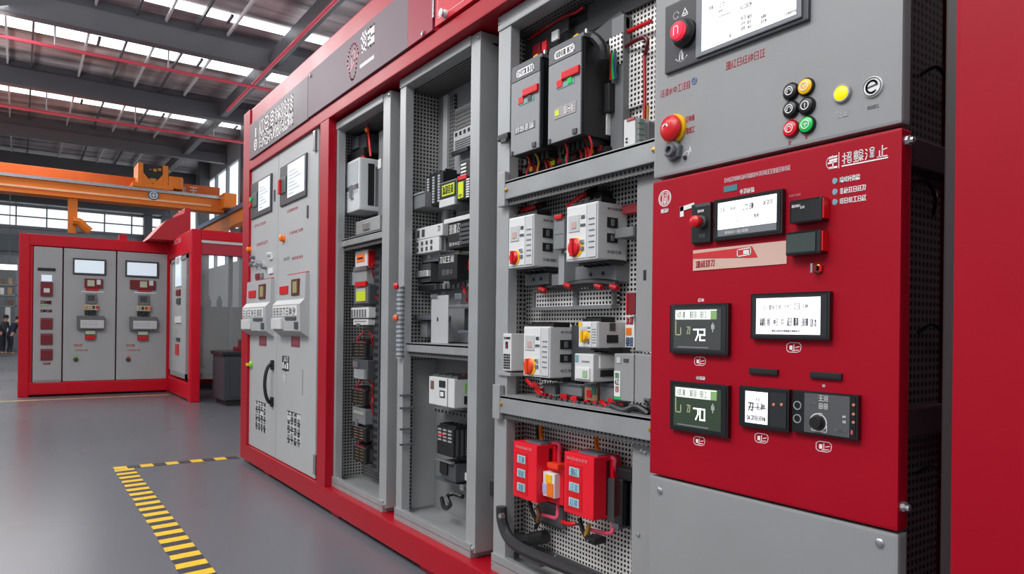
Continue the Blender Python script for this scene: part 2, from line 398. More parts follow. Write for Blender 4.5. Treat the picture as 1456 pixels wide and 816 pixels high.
# diagonal main beam and sprinkler pipes
q = onZ(375, 100, 7.5)
struct(B().box(-40, 2, q.y+.1, q.y+.3, 7.6, 7.95, .02).out('ceiling_beam', BEAMM))
def pipe(p0, p1, z, r, label, hangers=True):
    a, b_ = onZ(*p0, z), onZ(*p1, z)
    t = thing('sprinkler_pipe', label, 'pipe', tuple((a+b_)/2))
    B().tube([a, b_], r, 8, False).out('pipe', PIPER, t, smooth=True)
    if hangers:
        for k in range(5):
            p = a.lerp(b_, (k+.5)/5)
            B().tube([p, Vector((p.x, p.y, ZC))], .018, 5, False).out('hanger', TRUSS, t)
xa = (onZ(0, 45, 7.3).x+onZ(360, 129, 7.3).x)/2
def pipeY(xa, y0, y1, z, r, label):
    t = thing('sprinkler_pipe', label, 'pipe', (xa, y0, z))
    B().tube([(xa, y0, z), (xa, y1, z)], r, 8, False).out('pipe', PIPER, t, smooth=True)
    for k in range(6):
        p = y0+(y1-y0)*(k+.5)/6
        B().tube([(xa, p, z), (xa, p, ZC)], .02, 5, False).out('hanger', TRUSS, t)
pipeY(onZ(180, 87, 7.3).x, -9, YW-.3, 7.3, .04, 'upper of the two long thin red pipes under the roof')
pipeY(onZ(180, 177, 7.3).x, -9, YW-.3, 7.3, .045, 'lower long thin red pipe under the roof, above the orange crane')
t = thing('sprinkler_pipe', 'red pipe running away along the dark roof beam, crossing the others', 'pipe', (-20, q.y, 7.42))
B().tube([(onZ(321, 157, 7.42).x, q.y, 7.42), (0, q.y, 7.42)], .04, 8, False).out('pipe', PIPER, t, smooth=True)

# ------------------------------------------------------------------ overhead crane
XC = -24.5
cf = FX(XC)
zb = cf.c(150, 284)[1]; zt = cf.c(160, 253.5)[1]; zr = cf.c(160, 264)[1]
ye = cf.c(318, 290)[0]; yl = -20
cr = thing('overhead_crane', 'orange overhead travelling crane spanning the hall under the roof', 'crane', (XC, -2, zb))
B().box(XC-.5, XC, yl, ye, zb, zr-.06, .02).box(XC-.55, XC+.06, yl, ye, zb-.04, zb+.02).out('girder', CRANE, cr)
B().box(XC-1.3, XC-.55, yl, ye, zr-.3, zt+.2, .02).out('rear_girder', CRANED, cr)
B().box(XC-.1, XC+.08, yl, ye, zr-.06, zr+.03).out('rail', STEEL, cr)
B().box(XC+.0, XC+.05, yl, ye-.4, zr-.34, zr-.28).out('cable_track', mat('pale_orange_edge', (232, 180, 140), .5), cr)
y0, y1 = cf.c(198, 250)[0], cf.c(236, 250)[0]; z0 = cf.c(217, 262)[1]; z1 = cf.c(217, 234)[1]
zt_ = zt-.02
tr = B().box(XC-.9, XC+.1, y0-.05, y0+.1, zr, z1, .02).box(XC-.9, XC+.1, y1-.1, y1+.05, zr, z1, .02).box(XC-1.0, XC+.12, y0-.2, y1+.2, zr+.04, zr+.18, .03).box(XC-.9, XC+.1, y1+.05, y1+.5, zr+.1, zr+.5, .08).prism(cf.off(.1), [(y0+.1, zr+.18), (y0+.36, zr+.18), (y0+.1, zr+.5)], -.1, 0).prism(cf.off(.1), [(y1-.1, zr+.18), (y1-.36, zr+.18), (y1-.1, zr+.5)], -.1, 0).out('trolley_frame', CRANE, cr)
B().box(XC-.8, XC+.02, y0+.1, y1-.1, zr+.18, z1-.02).out('hoist_housing', mat('dark_green_black', (22, 30, 28), .4), tr)
b = B()
for k in range(5): b.box(XC+.0, XC+.06, y0+.26+k*.13, y0+.35+k*.13, zr+.62-.04*(k % 2), z1-.16+.03*(k % 3))
b.box(XC+.0, XC+.08, (y0+y1)/2-.1, (y0+y1)/2+.1, zr+.2, zr+.36, .04).out('hoist_drum', mat('hoist_amber', (196, 130, 26), .45), tr)
a, bb = cf.c(218, 278); B().disc(cf, a, bb, .15, 0, .05, seg=24).out('badge', mat('blue_badge', (60, 112, 140), .5), cr)
B().ring(cf, a, bb, .09, .115, .05, .06).stroke(cf, (a-.05, bb), (a+.05, bb), .03, .05, .06).stroke(cf, (a, bb-.05), (a, bb+.05), .03, .05, .06).out('badge_emblem', WINK, cr)
letters('lettering', cf.off(-.54), 252, 265, 270, 8, 2, WINK, cr, 3, .13)
letters('lettering', cf.off(-.54), 269, 281, 271, 9, 1, WINK, cr, 4, .13)
y2 = cf.c(104, 290)[0]
ms = B().box(XC-.3, XC-.1, y2-.12, y2+.12, cf.c(104, 331)[1], zb).out('mast', CRANE, cr)
p = [cf.at(*cf.c(*q_)) for q_ in ((104, 314), (113, 316), (120, 323), (128, 329))]
B().tube(p, .12, 8).out('hook_arm', CRANE, ms, smooth=True)
B().box(XC-.3, XC, cf.c(108, 325)[0], cf.c(121, 325)[0], cf.c(112, 331)[1], cf.c(112, 320)[1], .1).out('hook_block', MID, ms)
# end truck and runway
B().box(XC-1.0, XC+.5, ye-.1, ye+.3, zb+.05, zb+.55, .05).out('end_truck', CRANE, cr)
yw = ye+.3
x0 = onY(289, 300, yw).x
rb = thing('crane_runway_beam', 'orange runway beam with a blue rail carrying the crane along the windowed wall', 'beam', (x0, yw, zb-.4))
B().box(x0, 4, yw-.12, yw+.12, zb-.5, zb-.1, .02).out('beam', CRANE, rb)
B().box(x0, 4, yw-.2, yw-.06, zb-.1, zb+.04).out('rail', mat('blue_grey_rail', (96, 118, 150), .4, metal=.4), rb)
for k in range(9): B().box(x0+.3+k*4, x0+.5+k*4, yw, YW, zb-.7, zb-.5).out('bracket', BEAMM, rb)

# ------------------------------------------------------------------ floor markings
TAPEY = mat('hazard_yellow', (232, 190, 34), .55, noise=.12, nscale=30); TAPEK = mat('hazard_black', (54, 50, 58), .5, noise=.1, nscale=30)
def tape(name, label, o, u, v, L, W, n, skew=0, slope=.0):
    fr = Fr(o, u, v); bm = bmesh.new(); rng = random.Random(3); prev = None; org = fr.at(L/2, W/2)
    for i in range(2*n+1):
        a = L*i/(2*n)
        cur = [bm.verts.new(fr.at(a+skew, -rng.uniform(0, .014), .0015)-org), bm.verts.new(fr.at(a, W, .0015)-org)]
        if prev:
            f = bm.faces.new([prev[0], cur[0], cur[1], prev[1]]); f.material_index = i % 2
        prev = cur
    bmesh.ops.recalc_face_normals(bm, faces=bm.faces)
    if bm.faces[:][0].normal.z < 0: bmesh.ops.reverse_faces(bm, faces=bm.faces)
    me = bpy.data.meshes.new(name); bm.to_mesh(me); bm.free(); me.materials.append(TAPEK); me.materials.append(TAPEY)
    o_ = bpy.data.objects.new(name, me); C.objects.link(o_); o_.location = org; tag(o_, label, 'floor tape')
p0 = onZ(162, 668, 0); p1 = onZ(258, 812, 0); p2 = onZ(300, 808, 0)
yA = (p0.y+p1.y)/2; yB = (onZ(197, 672, 0).y+p2.y)/2
tape('hazard_tape', 'wide yellow and black striped tape on the floor running alongside the red enclosure', (p0.x, yA, 0), (1, 0, 0), (0, 1, 0), 5.2, yB-yA, 31, .02)
tape('hazard_tape', 'thin yellow and black striped tape running from the wide tape to the red corner post', (p0.x-.0, yA, 0), (0, 1, 0), (-1, 0, 0), -yA+.02, .13, 5, .0)
fr = FX(-14.0); ya = onZ(0, 571, 0)
lt = B().box(ya.x-.05, ya.x+.05, -6, .5, 0.0005, .002).out('floor_line', mat('worn_yellow_line', (196, 178, 120), .6, noise=.2, nscale=6))
tag(lt, 'thin faded yellow line on the floor before the far red enclosure', 'floor line')

# ================================================================== RED ENCLOSURE FRAME
F0 = FY(0)
XL = -6.74; XR = -.80
Z_BASE, Z_BEAM, Z_SIGN, Z_TOP = .172, 2.64, 2.712, 3.19
enc = thing('switchgear_enclosure', 'long red steel frame carrying the sign band over the row of open grey cabinets', 'enclosure', (-3.7, .6, 0))
xa = F0.c(352.5, 420)[0]
B().box(XL, xa, 0, .12, Z_BASE, Z_TOP, .004).out('corner_post', RED, enc)
xp0, xp1 = F0.c(452.5, 420)[0], F0.c(464.5, 420)[0]
B().box(xp0, xp1, .001, .058, Z_BASE, Z_BEAM, .004).out('post', RED, enc)
B().box(xa, XR, 0, .32, Z_BEAM, Z_SIGN+.01, .006).out('beam', RED, enc)
B().box(xa, XR, .012, 1.2, Z_SIGN+.011, Z_TOP, .008).out('header', REDH, enc)
B().box(XL, XR+.02, .0, 1.2, .035, Z_BASE, .008).out('base_skid', RED, enc)
b = B()
B().box(XL, XL+.04, .1, 1.2, Z_BASE, Z_SIGN+.02).out('end_wall', RED, enc)
B().box(XL, XR, 1.16, 1.2, Z_BASE, Z_SIGN+.02).out('rear_wall', RED, enc)
for px in (374, 470, 600):
    x = F0.c(px, 700)[0]
    B().box(x-.07, x+.07, .03, .25, 0, .045, .004).out('foot', RED, enc)
# sign band
xs0, xs1, xs2, xs3 = F0.c(357, 200)[0], F0.c(440, 150)[0], F0.c(583, 60)[0], F0.c(618, 40)[0]
zs0, zs1 = Z_SIGN+.012, 3.035
sp = B().box(xs0, xs1-.004, -.012, .015, zs0, zs1, .003).out('sign_panel', SIGN, enc, label='plum-grey sign plate with white lettering')
SF = FY(-.0125)
letters('lettering', SF, 371, 416, 183, 16, 5, WINK, sp, 11, .14, label=None)
a0, a1, b0, b1 = SF.r(366, 417, 186, 212)
b = B(); rng = random.Random(9)
zc = (zs0+zs1)/2
xa_, xb_ = SF.c(368, 200)[0], SF.c(417, 180)[0]; cw = (xb_-xa_)/6
for r_ in range(2):
    for i in range(6):
        if i == 2 and r_ == 0: pass
        glyph(b, SF, xa_+cw*(i+.08), zc+.005-r_*.12, cw*.84, .1, rng, .014, .0002, .001)
b.out('lettering', WINK, sp)
a, bb = SF.c(363, 204); b = B()
b.ring(SF, a+.01, zc-.06, .035, .05, 0, .001).ring(SF, a+.01, zc-.06, .012, .022, 0, .001).stroke(SF, (a+.01, zc+.02), (a+.01, zc+.07), .03)
b.out('emblem', WINK, sp)
for n_ in list(sp.children):
    pass
sp2 = B().box(xs1+.004, xs2, -.013, .015, zs0+.004, zs1+.01, .003).out('sign_panel', mat('sign_plum_reflection', (118, 102, 109), .5, noise=.06, nscale=1.2, spec=.25), enc, label='grey sign plate with a looped emblem')  # paler base colour stands in for the hall reflected in this plate
b = B()
a, _ = SF.c(502, 80); q = []
for i in range(25):
    t = 2*math.pi*i/24; q.append((a+.075*math.cos(t)*(1.15 if math.sin(t) > 0 else .8), zc+.11*math.sin(t)))
b.poly(SF, q, .016, 0, .0012); b.poly(SF, [(a-.05, zc-.05), (a+.03, zc), (a+.03, zc+.07), (a-.02, zc+.04), (a-.02, zc-.01)], .014, 0, .0012)
b.out('emblem', mat('sign_emblem_rose', (206, 128, 140), .5), sp2)
letters('lettering', SF, 513, 533, 55, 26, 2, WINK, sp2, 21, .13)
x0, x1 = SF.c(512, 75)[0], SF.c(532, 62)[0]
B().slab(SF, x0, x1, zc-.075, zc-.055, 0, .001).out('underline', WINK, sp2)
B().box(xs2, xs3, -.013, .015, zs0+.004, zs1+.05, .003).out('sign_panel', mat('sign_red_glaze', (150, 50, 66), .45, spec=.3), enc, label='red glazed end plate of the sign band')
for px, py in ((602, 60), (442, 104)):
    B().lathe(SF, SF.c(px, py)[0], zs0+.02 if px > 500 else zs1-.02, [(.012, 0), (.012, .008), (0, .01)], 10).out('sign_bolt', STEEL, enc)
xh = F0.c(621.5, 40)[0]
h = B().box(xh, xh+1.5, -.012, .02, zs0+.01, Z_TOP-.03, .004).out('hatch', mat('red_hatch_paint', (196, 30, 48), .4), enc, label='red hatch with a pale outline and small white knob')
HF = FY(-.0125); b = B(); e = .03
b.poly(HF, [(xh+e, zs0+.01+e), (xh+1.5-e, zs0+.01+e), (xh+1.5-e, Z_TOP-.03-e), (xh+e, Z_TOP-.03-e), (xh+e, zs0+.01+e)], .004)
b.out('outline', mat('pale_pink_line', (232, 170, 176), .5), h)
B().lathe(HF, *HF.c(634, 20), [(.02, 0), (.02, .01), (.012, .02), (.02, .03), (0, .036)], 16).out('hatch_knob', WHITE, h, smooth=True)
B().box(xh-.022, xh-.006, -.018, 0, zs0+.06, zs0+.26, .003).out('hinge', STEEL, enc)

# ================================================================== GREY DOUBLE-DOOR CABINET
YD = .022
DF = FY(YD)
xd0, xd1, xd2 = DF.c(353.5, 430)[0], DF.c(394, 430)[0], DF.c(451, 420)[0]
zd0, zd1 = .178, 2.66
dc = thing('control_cabinet', 'tall pale grey two-door cabinet with screens at the left end of the red frame', 'cabinet', ((xd0+xd2)/2, .3, Z_BASE))
B().box(xd0, xd2, YD+.03, .75, zd0, zd1).out('body', GREYD, dc)
dl = B().box(xd0+.004, xd1-.004, YD, YD+.028, zd0, zd1-.02, .006).out('door', GREYD, dc, label='left door of the pale grey cabinet')
dr = B().box(xd1+.004, xd2-.006, YD, YD+.028, zd0, zd1-.02, .006).out('door', GREYD, dc, label='right door of the pale grey cabinet')
def hmi_door(door, x0, x1, ytl, ybl, s0, redh):
    a0, a1, b0, b1 = DF.r(x0, x1, ytl, ybl)
    B().slab(DF, a0, a1, b0, b1, -.001, .014, .004).out('display_bezel', BEZ, door)
    sx = DF.c(s0, (ytl+ybl)/2)[0]
    B().slab(DF, sx, a1-.05*(a1-a0), b0+.13*(b1-b0), b1-.05*(b1-b0), .012, .016, .001).out('screen', SCREENB, door)
    b = B(); w = a1-sx
    for k in range(7): b.slab(DF, sx+.03, sx+w*(.35+.5*((k*37) % 10)/10), b0+(.2+.09*k)*(b1-b0), b0+(.215+.09*k)*(b1-b0), .016, .0164)
    b.out('screen_lettering', GINK, door)
    B().slab(DF, a0+.25*(sx-a0), a0+.85*(sx-a0), b0+.3*(b1-b0), b0+.7*(b1-b0), .013, .02, .003).out('key_strip', mat('dark_teal_keys', (64, 84, 80), .4), door)
    if redh:
        B().slab(DF, a0-.0, a0+.045, b0+.3*(b1-b0), b0+.68*(b1-b0), .012, .035, .01).out('display_handle', REDB, door)
    else:
        for k, m_ in enumerate((REDB, GREEN)): B().disc(DF, a0+.04, b0+(.4+.16*k)*(b1-b0), .022, .012, .03).out('push_button', m_, door)
hmi_door(dl, 358.5, 387.5, 255, 306, 370, False)
hmi_door(dr, 400.5, 437.5, 228, 286, 411.5, True)
for d_, px, py, r_ in ((dr, 404, 339, .026), (dl, 356.5, 355, .022)):
    B().lathe(DF, *DF.c(px, py), [(r_*1.2, 0), (r_*1.2, .008), (r_, .012), (r_, .03), (r_*.7, .036), (0, .038)], 16).out('pilot_lamp', ORANGE, d_, smooth=True)
for d_, x0, x1, y, n, s_ in ((dr, 408, 424, 298, 5, 1), (dl, 362, 378, 319, 5, 2), (dr, 411, 431, 329, 6, 3), (dl, 365, 381, 346, 5, 4), (dr, 403, 412, 368, 2, 5), (dr, 415, 431, 366, 5, 6)):
    letters('red_lettering', DF, x0, x1, y, 3.5, n, RINK if s_ != 5 else INK, d_, s_, .16)
for d_, px, py in ((dr, 438, 301), (dl, 391, 278)):
    a, bb = DF.c(px, py); B().slab(DF, a-.012, a+.012, bb-.045, bb+.045, -.001, .008, .003).out('key_lock', DGREY, d_)
for k, (px, py, r_, m_) in enumerate(((361, 376, .025, STEELD), (366, 377, .022, STEEL), (372, 375, .026, STEEL), (362, 366, .016, STEELD), (386, 362, .02, WHITE), (379, 381, .012, STEELD))):
    B().lathe(DF, *DF.c(px, py), [(r_, 0), (r_, .02), (r_*.8, .04), (0, .042)], 14).out('selector_switch', m_, dl, smooth=True)
for px, py, w_, h_, m_ in ((367, 393, 5, 8, DRED), (373, 392, 4, 7, MID), (386, 385, 6, 8, OFFW), (386, 366, 4, 6, OFFW)):
    B().px(DF, px-w_/2, px+w_/2, py-h_/2, py+h_/2, -.001, .012, .002).out('indicator_plate', m_, dl)
# hooded breaker housings on the doors
def hood(door, x0, x1, yt, yb, seed):
    a0, a1, b0, b1 = DF.r(x0, x1, yt, yb); w, hh = a1-a0, b1-b0
    S = Fr(DF.at(a0, 0), (0, -1, 0), (0, 0, 1))   # profile plane facing -X
    h_ = B()
    prof = [(0, b0-.0), (.066, b0+.1*hh), (.07, b0+.52*hh), (.035, b0+.6*hh), (.03, b1), (0, b1)]
    lo = [h_.bm.verts.new(DF.at(a0, z, y)) for y, z in prof]; hi = [h_.bm.verts.new(DF.at(a1, z, y)) for y, z in prof]
    h_.bm.faces.new(lo[::-1]); h_.bm.faces.new(hi)
    for i in range(len(prof)): j = (i+1) % len(prof); h_.bm.faces.new([lo[i], lo[j], hi[j], hi[i]])
    ho = h_.out('breaker_hood', GREYD, door)
    f1, f2 = DF.off(.03), DF.off(.069)
    B().slab(f1, a0+.12*w, a0+.42*w, b0+.70*hh, b0+.83*hh, 0, .012, .003).out('red_switch', REDB, ho)
    B().slab(f1, a0+.56*w, a0+.82*w, b0+.66*hh, b0+.92*hh, -.002, .012, .004).out('meter_window', mat('dark_red_rim', (96, 40, 40), .4), ho)
    B().slab(f1, a0+.62*w, a0+.76*w, b0+.70*hh, b0+.88*hh, .01, .0135).out('meter_face', mat('olive_face', (150, 152, 96), .4), ho)
    B().slab(f2, a0+.03*w, a0+.9*w, b0+.34*hh, b0+.5*hh, -.001, .003).out('label_strip', OFFW, ho)
    bb_ = B(); rng = random.Random(seed)
    for i in range(7): glyph(bb_, f2.off(.003), a0+(.05+.12*i)*w, b0+.36*hh, .09*w, .1*hh, rng, .006, .0002, .001)
    bb_.out('lettering', INK, ho)
    B().slab(f2, a0+.5*w, a0+.88*w, b0+.27*hh, b0+.32*hh, -.001, .004).out('slot', DGREY, ho)
    B().slab(f2, a0+.04*w, a0+.4*w, b0+.12*hh, b0+.3*hh, -.002, .02, .008).out('toggle_cover', WHITE, ho)
    B().slab(f2, a0+.82*w, a0+.94*w, b0+.13*hh, b0+.24*hh, -.001, .004, .001).out('button_plate', DGREY, ho)
    B().slab(DF, a0+.25*w, a0+.98*w, b1+.004, b1+.012, 0, .006).out('red_edge_line', RINK, ho)
hood(dl, 356, 390, 399, 478, 31); hood(dr, 400, 440, 391, 479, 32)
for d_, px, py, w_, h_ in ((dl, 374, 484, 10, 15), (dr, 420.5, 484.5, 12, 17)):
    B().px(DF, px-w_/2, px+w_/2, py-h_/2, py+h_/2, -.001, .004, .001).out('tag', MAROON, d_)
    letters('tag_lettering', DF.off(.004), px-w_*.3, px+w_*.3, py, h_*.5, 2, mat('faint_rose_ink', (170, 110, 116), .6), d_, 8, .07)
a0, a1, b0, b1 = DF.r(401.5, 411, 506, 527)
B().slab(DF, a0, a1, b0, b1, 0, .002).out('warning_label', INK, dr)
B().slab(DF, a0+.012, a1-.012, b0+.015, b0+.55*(b1-b0), .002, .003).out('warning_field', OFFW, dr)
B().ring(DF, (a0+a1)/2, b0+.28*(b1-b0), .02, .038, .003, .004).out('warning_symbol', INK, dr)
letters('warning_lettering', DF.off(.002), 403, 410, 510.5, 6, 2, OFFW, dr, 5, .14)
letters('small_mark', DF, 402.5, 408, 538, 10, 1, OFFW, dr, 6, .2)
B().px(DF, 429.5, 431, 525, 562, -.001, .003, .001).out('scribed_slot', mat('slot_grey', (150, 151, 154), .5), dr)
def sheet(door, x0, x1, yt, yb, rows, cols, seed):
    a0, a1, b0, b1 = DF.r(x0, x1, yt, yb); w, hh = a1-a0, b1-b0
    s_ = B().slab(DF, a0, a1, b0, b1, 0, .0015).out('instruction_sheet', mat('sheet_grey', (196, 197, 197), .6), door)
    rng = random.Random(seed); bb_ = B(); f = DF.off(.0015)
    for r in range(rows):
        for c_ in range(cols):
            if rng.random() < .1: continue
            glyph(bb_, f, a0+w*(c_+.12)/cols, b1-hh*(r+.88)/rows, w*.72/cols, hh*.62/rows, rng, .006, .0002, .001)
    for r in range(0, rows, 2): bb_.slab(f, a0, a1, b1-hh*r/rows-.006, b1-hh*r/rows, .0002, .001)
    bb_.out('sheet_lettering', INK, s_)
sheet(dl, 363.5, 378.5, 571, 613, 7, 4, 41); sheet(dr, 408.5, 427.5, 586, 633, 7, 4, 42)
k_ = B().lathe(DF, *DF.c(358, 518), [(.034, 0), (.034, .008), (.026, .016), (.018, .024), (0, .025)], 16).out('selector_knob', mat('lime_green', (130, 190, 60), .4), dl, smooth=True)
B().slab(DF.off(.018), DF.c(356, 518)[0]-.01, DF.c(356, 518)[0]+.03, DF.c(356, 518)[1]-.012, DF.c(356, 518)[1]+.012, 0, .02, .004).out('knob_grip', YEL, k_)
a, b0 = DF.c(388, 573); _, b1 = DF.c(388, 517)
pts = [DF.at(a, b0+(b1-b0)*(.5-.5*math.cos(t)), .012+.055*math.sin(t)) for t in [math.pi*i/8 for i in range(9)]]
hd = B().tube(pts, .014, 8).out('door_handle', BLACK, dl, smooth=True)
B().slab(DF, a-.025, a+.025, b0-.03, b0+.05, 0, .02, .006).slab(DF, a-.025, a+.025, b1-.05, b1+.03, 0, .02, .006).out('handle_mount', BLACK, dl)
for py in (201, 660):
    a, bb = DF.c(450, py); B().slab(DF, a-.02, a+.025, bb-.07, bb+.07, 0, .02, .004).out('hinge', STEEL, dr)

# ================================================================== OPEN GREY CABINETS
YC = .06
CF = FY(YC)
def cabinet(name, label, x0, x1, zlo, zhi, depth, pl, pr, sideperf=True, railh=.045, trayh=.04, backm=PF_B, lip=True, strut=None):
    t = thing(name, label, 'cabinet', ((x0+x1)/2, YC+depth/2, Z_BASE))
    g = .001
    B().box(x0, x0+pl, YC, YC+.05, zlo, zhi, .004).out('left_post', GREYP, t)
    if pr:
        B().box(x1-pr, x1, YC, YC+.10, zlo, zhi, .004).out('right_post', GREYP, t)
    B().box(x0, x1-pr, YC-.006, YC+.07, zhi-railh, zhi+.004, .006).out('top_rail', GREYP, t)
    tr = B().box(x0, x1-pr*.3, YC-.01, YC+depth, Z_BASE, zlo+trayh-.03, .004).box(x0, x1-pr*.3, YC-.01, YC+.02, zlo+trayh-.04, zlo+trayh, .004).out('bottom_tray', GREYS, t)
    B().box(x0, x0+.006, YC+.05, YC+depth, zlo, zhi-railh).out('side_panel', PF_S if sideperf else GREYP, t)
    B().box(x0+.006, x0+.05, YC+.05, YC+.056, zlo, zhi-railh).out('inner_flange', GREYP, t)
    B().box(x1-.006, x1, YC+.1, YC+depth, zlo, zhi-railh).out('side_panel', GREYP, t)
    if strut: B().box(x0+.008, x0+.014, YC+.09, YC+depth, zlo+.02, strut, .002).out('inner_cover', GREYP, t)
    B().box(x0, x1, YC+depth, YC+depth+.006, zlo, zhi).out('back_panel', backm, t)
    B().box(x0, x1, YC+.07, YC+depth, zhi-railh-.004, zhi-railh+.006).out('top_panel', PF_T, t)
    for z in (zlo+.02, zhi-.025):
        for x in (x0+.012, x1-.015):
            B().lathe(CF, x, z, [(.011, 0), (.011, .006), (.006, .01), (0, .011)], 8).out('bolt', STEEL, t)
    return t
def shelf(t, x0, x1, z0, z1, yf, yb, m=GREYS):
    s_ = B().box(x0, x1, yf, yb, z1-.012, z1).box(x0, x1, yf, yf+.012, z0, z1, .004).out('shelf', m, t)
    B().box(x0+.01, x1-.01, yf+.02, yf+.035, z0-.025, z0+.01).out('shelf_flange', PF_BD, s_)
    for x in (x0+.02, x1-.02):
        B().lathe(FY(yf), x, (z0+z1)/2, [(.009, 0), (.009, .005), (0, .008)], 8).out('shelf_bolt', BRASS, s_)
    return s_
ZLO = .2
# --- first
x10, x11 = CF.c(471, 430)[0], CF.c(552, 430)[0]
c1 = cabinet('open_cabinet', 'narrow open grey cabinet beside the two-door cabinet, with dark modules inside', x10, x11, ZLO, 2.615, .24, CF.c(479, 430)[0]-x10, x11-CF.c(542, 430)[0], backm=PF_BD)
s0 = CF.r(474, 541, 333, 344)
shelf(c1, x10+.03, x11-.06, s0[2], s0[3], YC+.03, YC+.24)
# --- second
x20, x21 = CF.c(566, 430)[0], CF.c(679, 430)[0]
c2 = cabinet('open_cabinet', 'open grey cabinet, middle of three, with a clear tube on its left post', x20, x21, ZLO, 2.63, .24, CF.c(574, 430)[0]-x20, x21-CF.c(666, 430)[0], strut=CF.c(600, 515)[1], backm=mat('back_plate_grey', (128, 128, 129), .5, noise=.05, nscale=5))
s0 = CF.r(573, 664, 489, 503)
shelf(c2, x20+.03, x21-.08, s0[2], s0[3], YC+.02, YC+.24)
# --- third
D3 = .16
x30 = CF.c(705, 430)[0]; x31 = CF.c(932, 430)[0]+.06
c3 = cabinet('open_cabinet', 'widest open grey cabinet packed with drives, white breakers and red boxes', x30, x31, ZLO-.02, 2.63, D3, CF.c(722, 430)[0]-x30, 0, railh=.06, trayh=.07)
YS = .035
SFt = FY(YS)
for x0, x1, yt, yb in ((717, 922, 229, 257), (709, 924, 578, 606)):
    s0 = SFt.r(x0, x1, yt, yb)
    shelf(c3, s0[0], x31-.03, s0[2]-.002, s0[3]+.002, YS, YC+D3)
    B().slab(SFt, s0[0]-.045, s0[0]+.01, s0[2]-.03, s0[3]+.045, -.02, .004, .004).out('shelf_bracket', GREYP, c3)
PP = FY(.085)
a0, a1, b0, b1 = PP.r(904.5, 940, 248, 500)
pl = B().slab(PP, a0, a1, b0, b1, -.06, 0, .004).out('side_cover', GREY, c3)
B().slab(PP, PP.c(917, 387)[0]-.006, PP.c(917, 387)[0]+.006, PP.c(917, 390)[1]-.02, PP.c(917, 390)[1]+.015, 0, .002).out('key_slot', INK, pl)
a0, a1, b0, b1 = PP.r(898, 940, 626, 830)
pl = B().slab(PP, a0, a1, ZLO, PP.c(912, 622)[1], -.06, 0, .004).out('side_cover', GREY, c3)
bolts(PP, ((908, 760), (912, 641), (917, 643)), .007, pl)
# clear tube on the second cabinet's left post
tb = CF.off(.012)
q0, q1 = tb.at(*tb.c(569.5, 406)), tb.at(*tb.c(567, 509))
q1.x = q0.x
tube = thing('indicator_tube', 'clear ribbed tube with a red knob fixed to the left post of the middle cabinet', 'tube', tuple(q1))
B().tube([q1, q0], .022, 10, False).out('tube', CLEAR, tube, smooth=True)
for k, py in enumerate((407, 452)):
    z = tb.c(569, py)[1]; B().lathe(FY(YC-.03), q0.x, z, [(.016, 0), (.02, .012), (.01, .022), (0, .024)], 12).out('red_knob', REDB if k == 0 else mat('orange_knob', (220, 90, 50), .4), tube, smooth=True)
b = B()
for k in range(16): b.ring(Fr((q0.x, q0.y, q1.z+(q0.z-q1.z)*(k+.5)/16), (1, 0, 0), (0, 1, 0)), 0, 0, .020, .025, -.004, .004, 12)
b.out('rib', STEELD, tube)

# ================================================================== CONTENTS OF THE FIRST CABINET
YB1 = YC+.24
def rel(cat): pass
d = Dev('enclosure_box', 'silver see-through box with red studs on top, upper part of the narrow cabinet', 'box', (490, 511, 228, 301), .13, .17, mat('silver_translucent', (214, 217, 219), .25, coat=.5), bev=.012)
d.box('window', CLEAR, .1, .9, .35, .95, .004); d.box('band', STEEL, .05, .95, .42, .5, .006); d.box('latch', STEEL, .45, .65, .25, .5, .015, bev=.004)
d.box('side_vent', INK, .35, .6, .1, .9, .003, 'r'); d.box('side_window', MID, .65, .95, .1, .85, .004, 'r')
for k, m_ in enumerate((REDB, STEEL, REDB)): B().lathe(d.tp, d.w*(.2+.3*k), .05, [(.016, 0), (.016, .03), (0, .034)], 12).out('stud', m_, d.root, smooth=True)
d = Dev('contactor', 'dark bracket assembly with an orange cap under the top of the narrow cabinet', 'switch', (491, 520, 196, 222), .19, .1, DGREY, bev=.01)
d.box('frame_loop', STEELD, .45, .75, .3, .95, .02, bev=.004); d.box('arm', BLACK, -.1, 1.1, -.25, .15, .03, bev=.01)
B().lathe(FY(.17), *FY(.17).c(524, 185), [(.014, 0), (.018, .015), (0, .03)], 10).out('orange_cap', ORANGE, d.root, smooth=True)
B().tube([onY(521, 168, .17), onY(523, 180, .17), onY(525, 200, .17), onY(527, 222, .17)], .008, 6).out('red_lead', REDB, d.root, smooth=True)
B().tube([onY(519, 160, .17), onY(520, 178, .17), onY(524, 186, .17)], .006, 6).out('steel_stem', STEEL, d.root, smooth=True)
d = Dev('support_rail', 'vertical grey channel at the right inside the upper narrow cabinet', 'rail', (538, 546, 186, 318), .2, .08, MID)
d.box('white_tag', OFFW, .0, .5, .6, .7, .004)
d = Dev('handle_box', 'flat black box with a steel clip on the left wall of the narrow cabinet', 'box', (476, 487, 250, 332), .11, .02, BLACK)
d.box('clip', STEEL, .2, .9, .42, .47, .015); d.box('slot', DGREY, .2, .8, .1, .3, .004)
d = Dev('wire_duct', 'tall dark slotted duct down the left of the narrow cabinet', 'duct', (488, 498, 352, 670), .2, .08, mat('duct_grey', (92, 93, 95), .5))
d.many('slot', INK, [(.2, .8, .02+.033*k, .035+.033*k) for k in range(29)], .003)
d = Dev('cover_plate', 'angled grey plate with a steel catch standing on the shelf of the narrow cabinet', 'plate', (506, 540, 311, 330), .11, .05, GREYS)
d.box('catch', STEEL, .35, .6, .2, .7, .01, bev=.003)
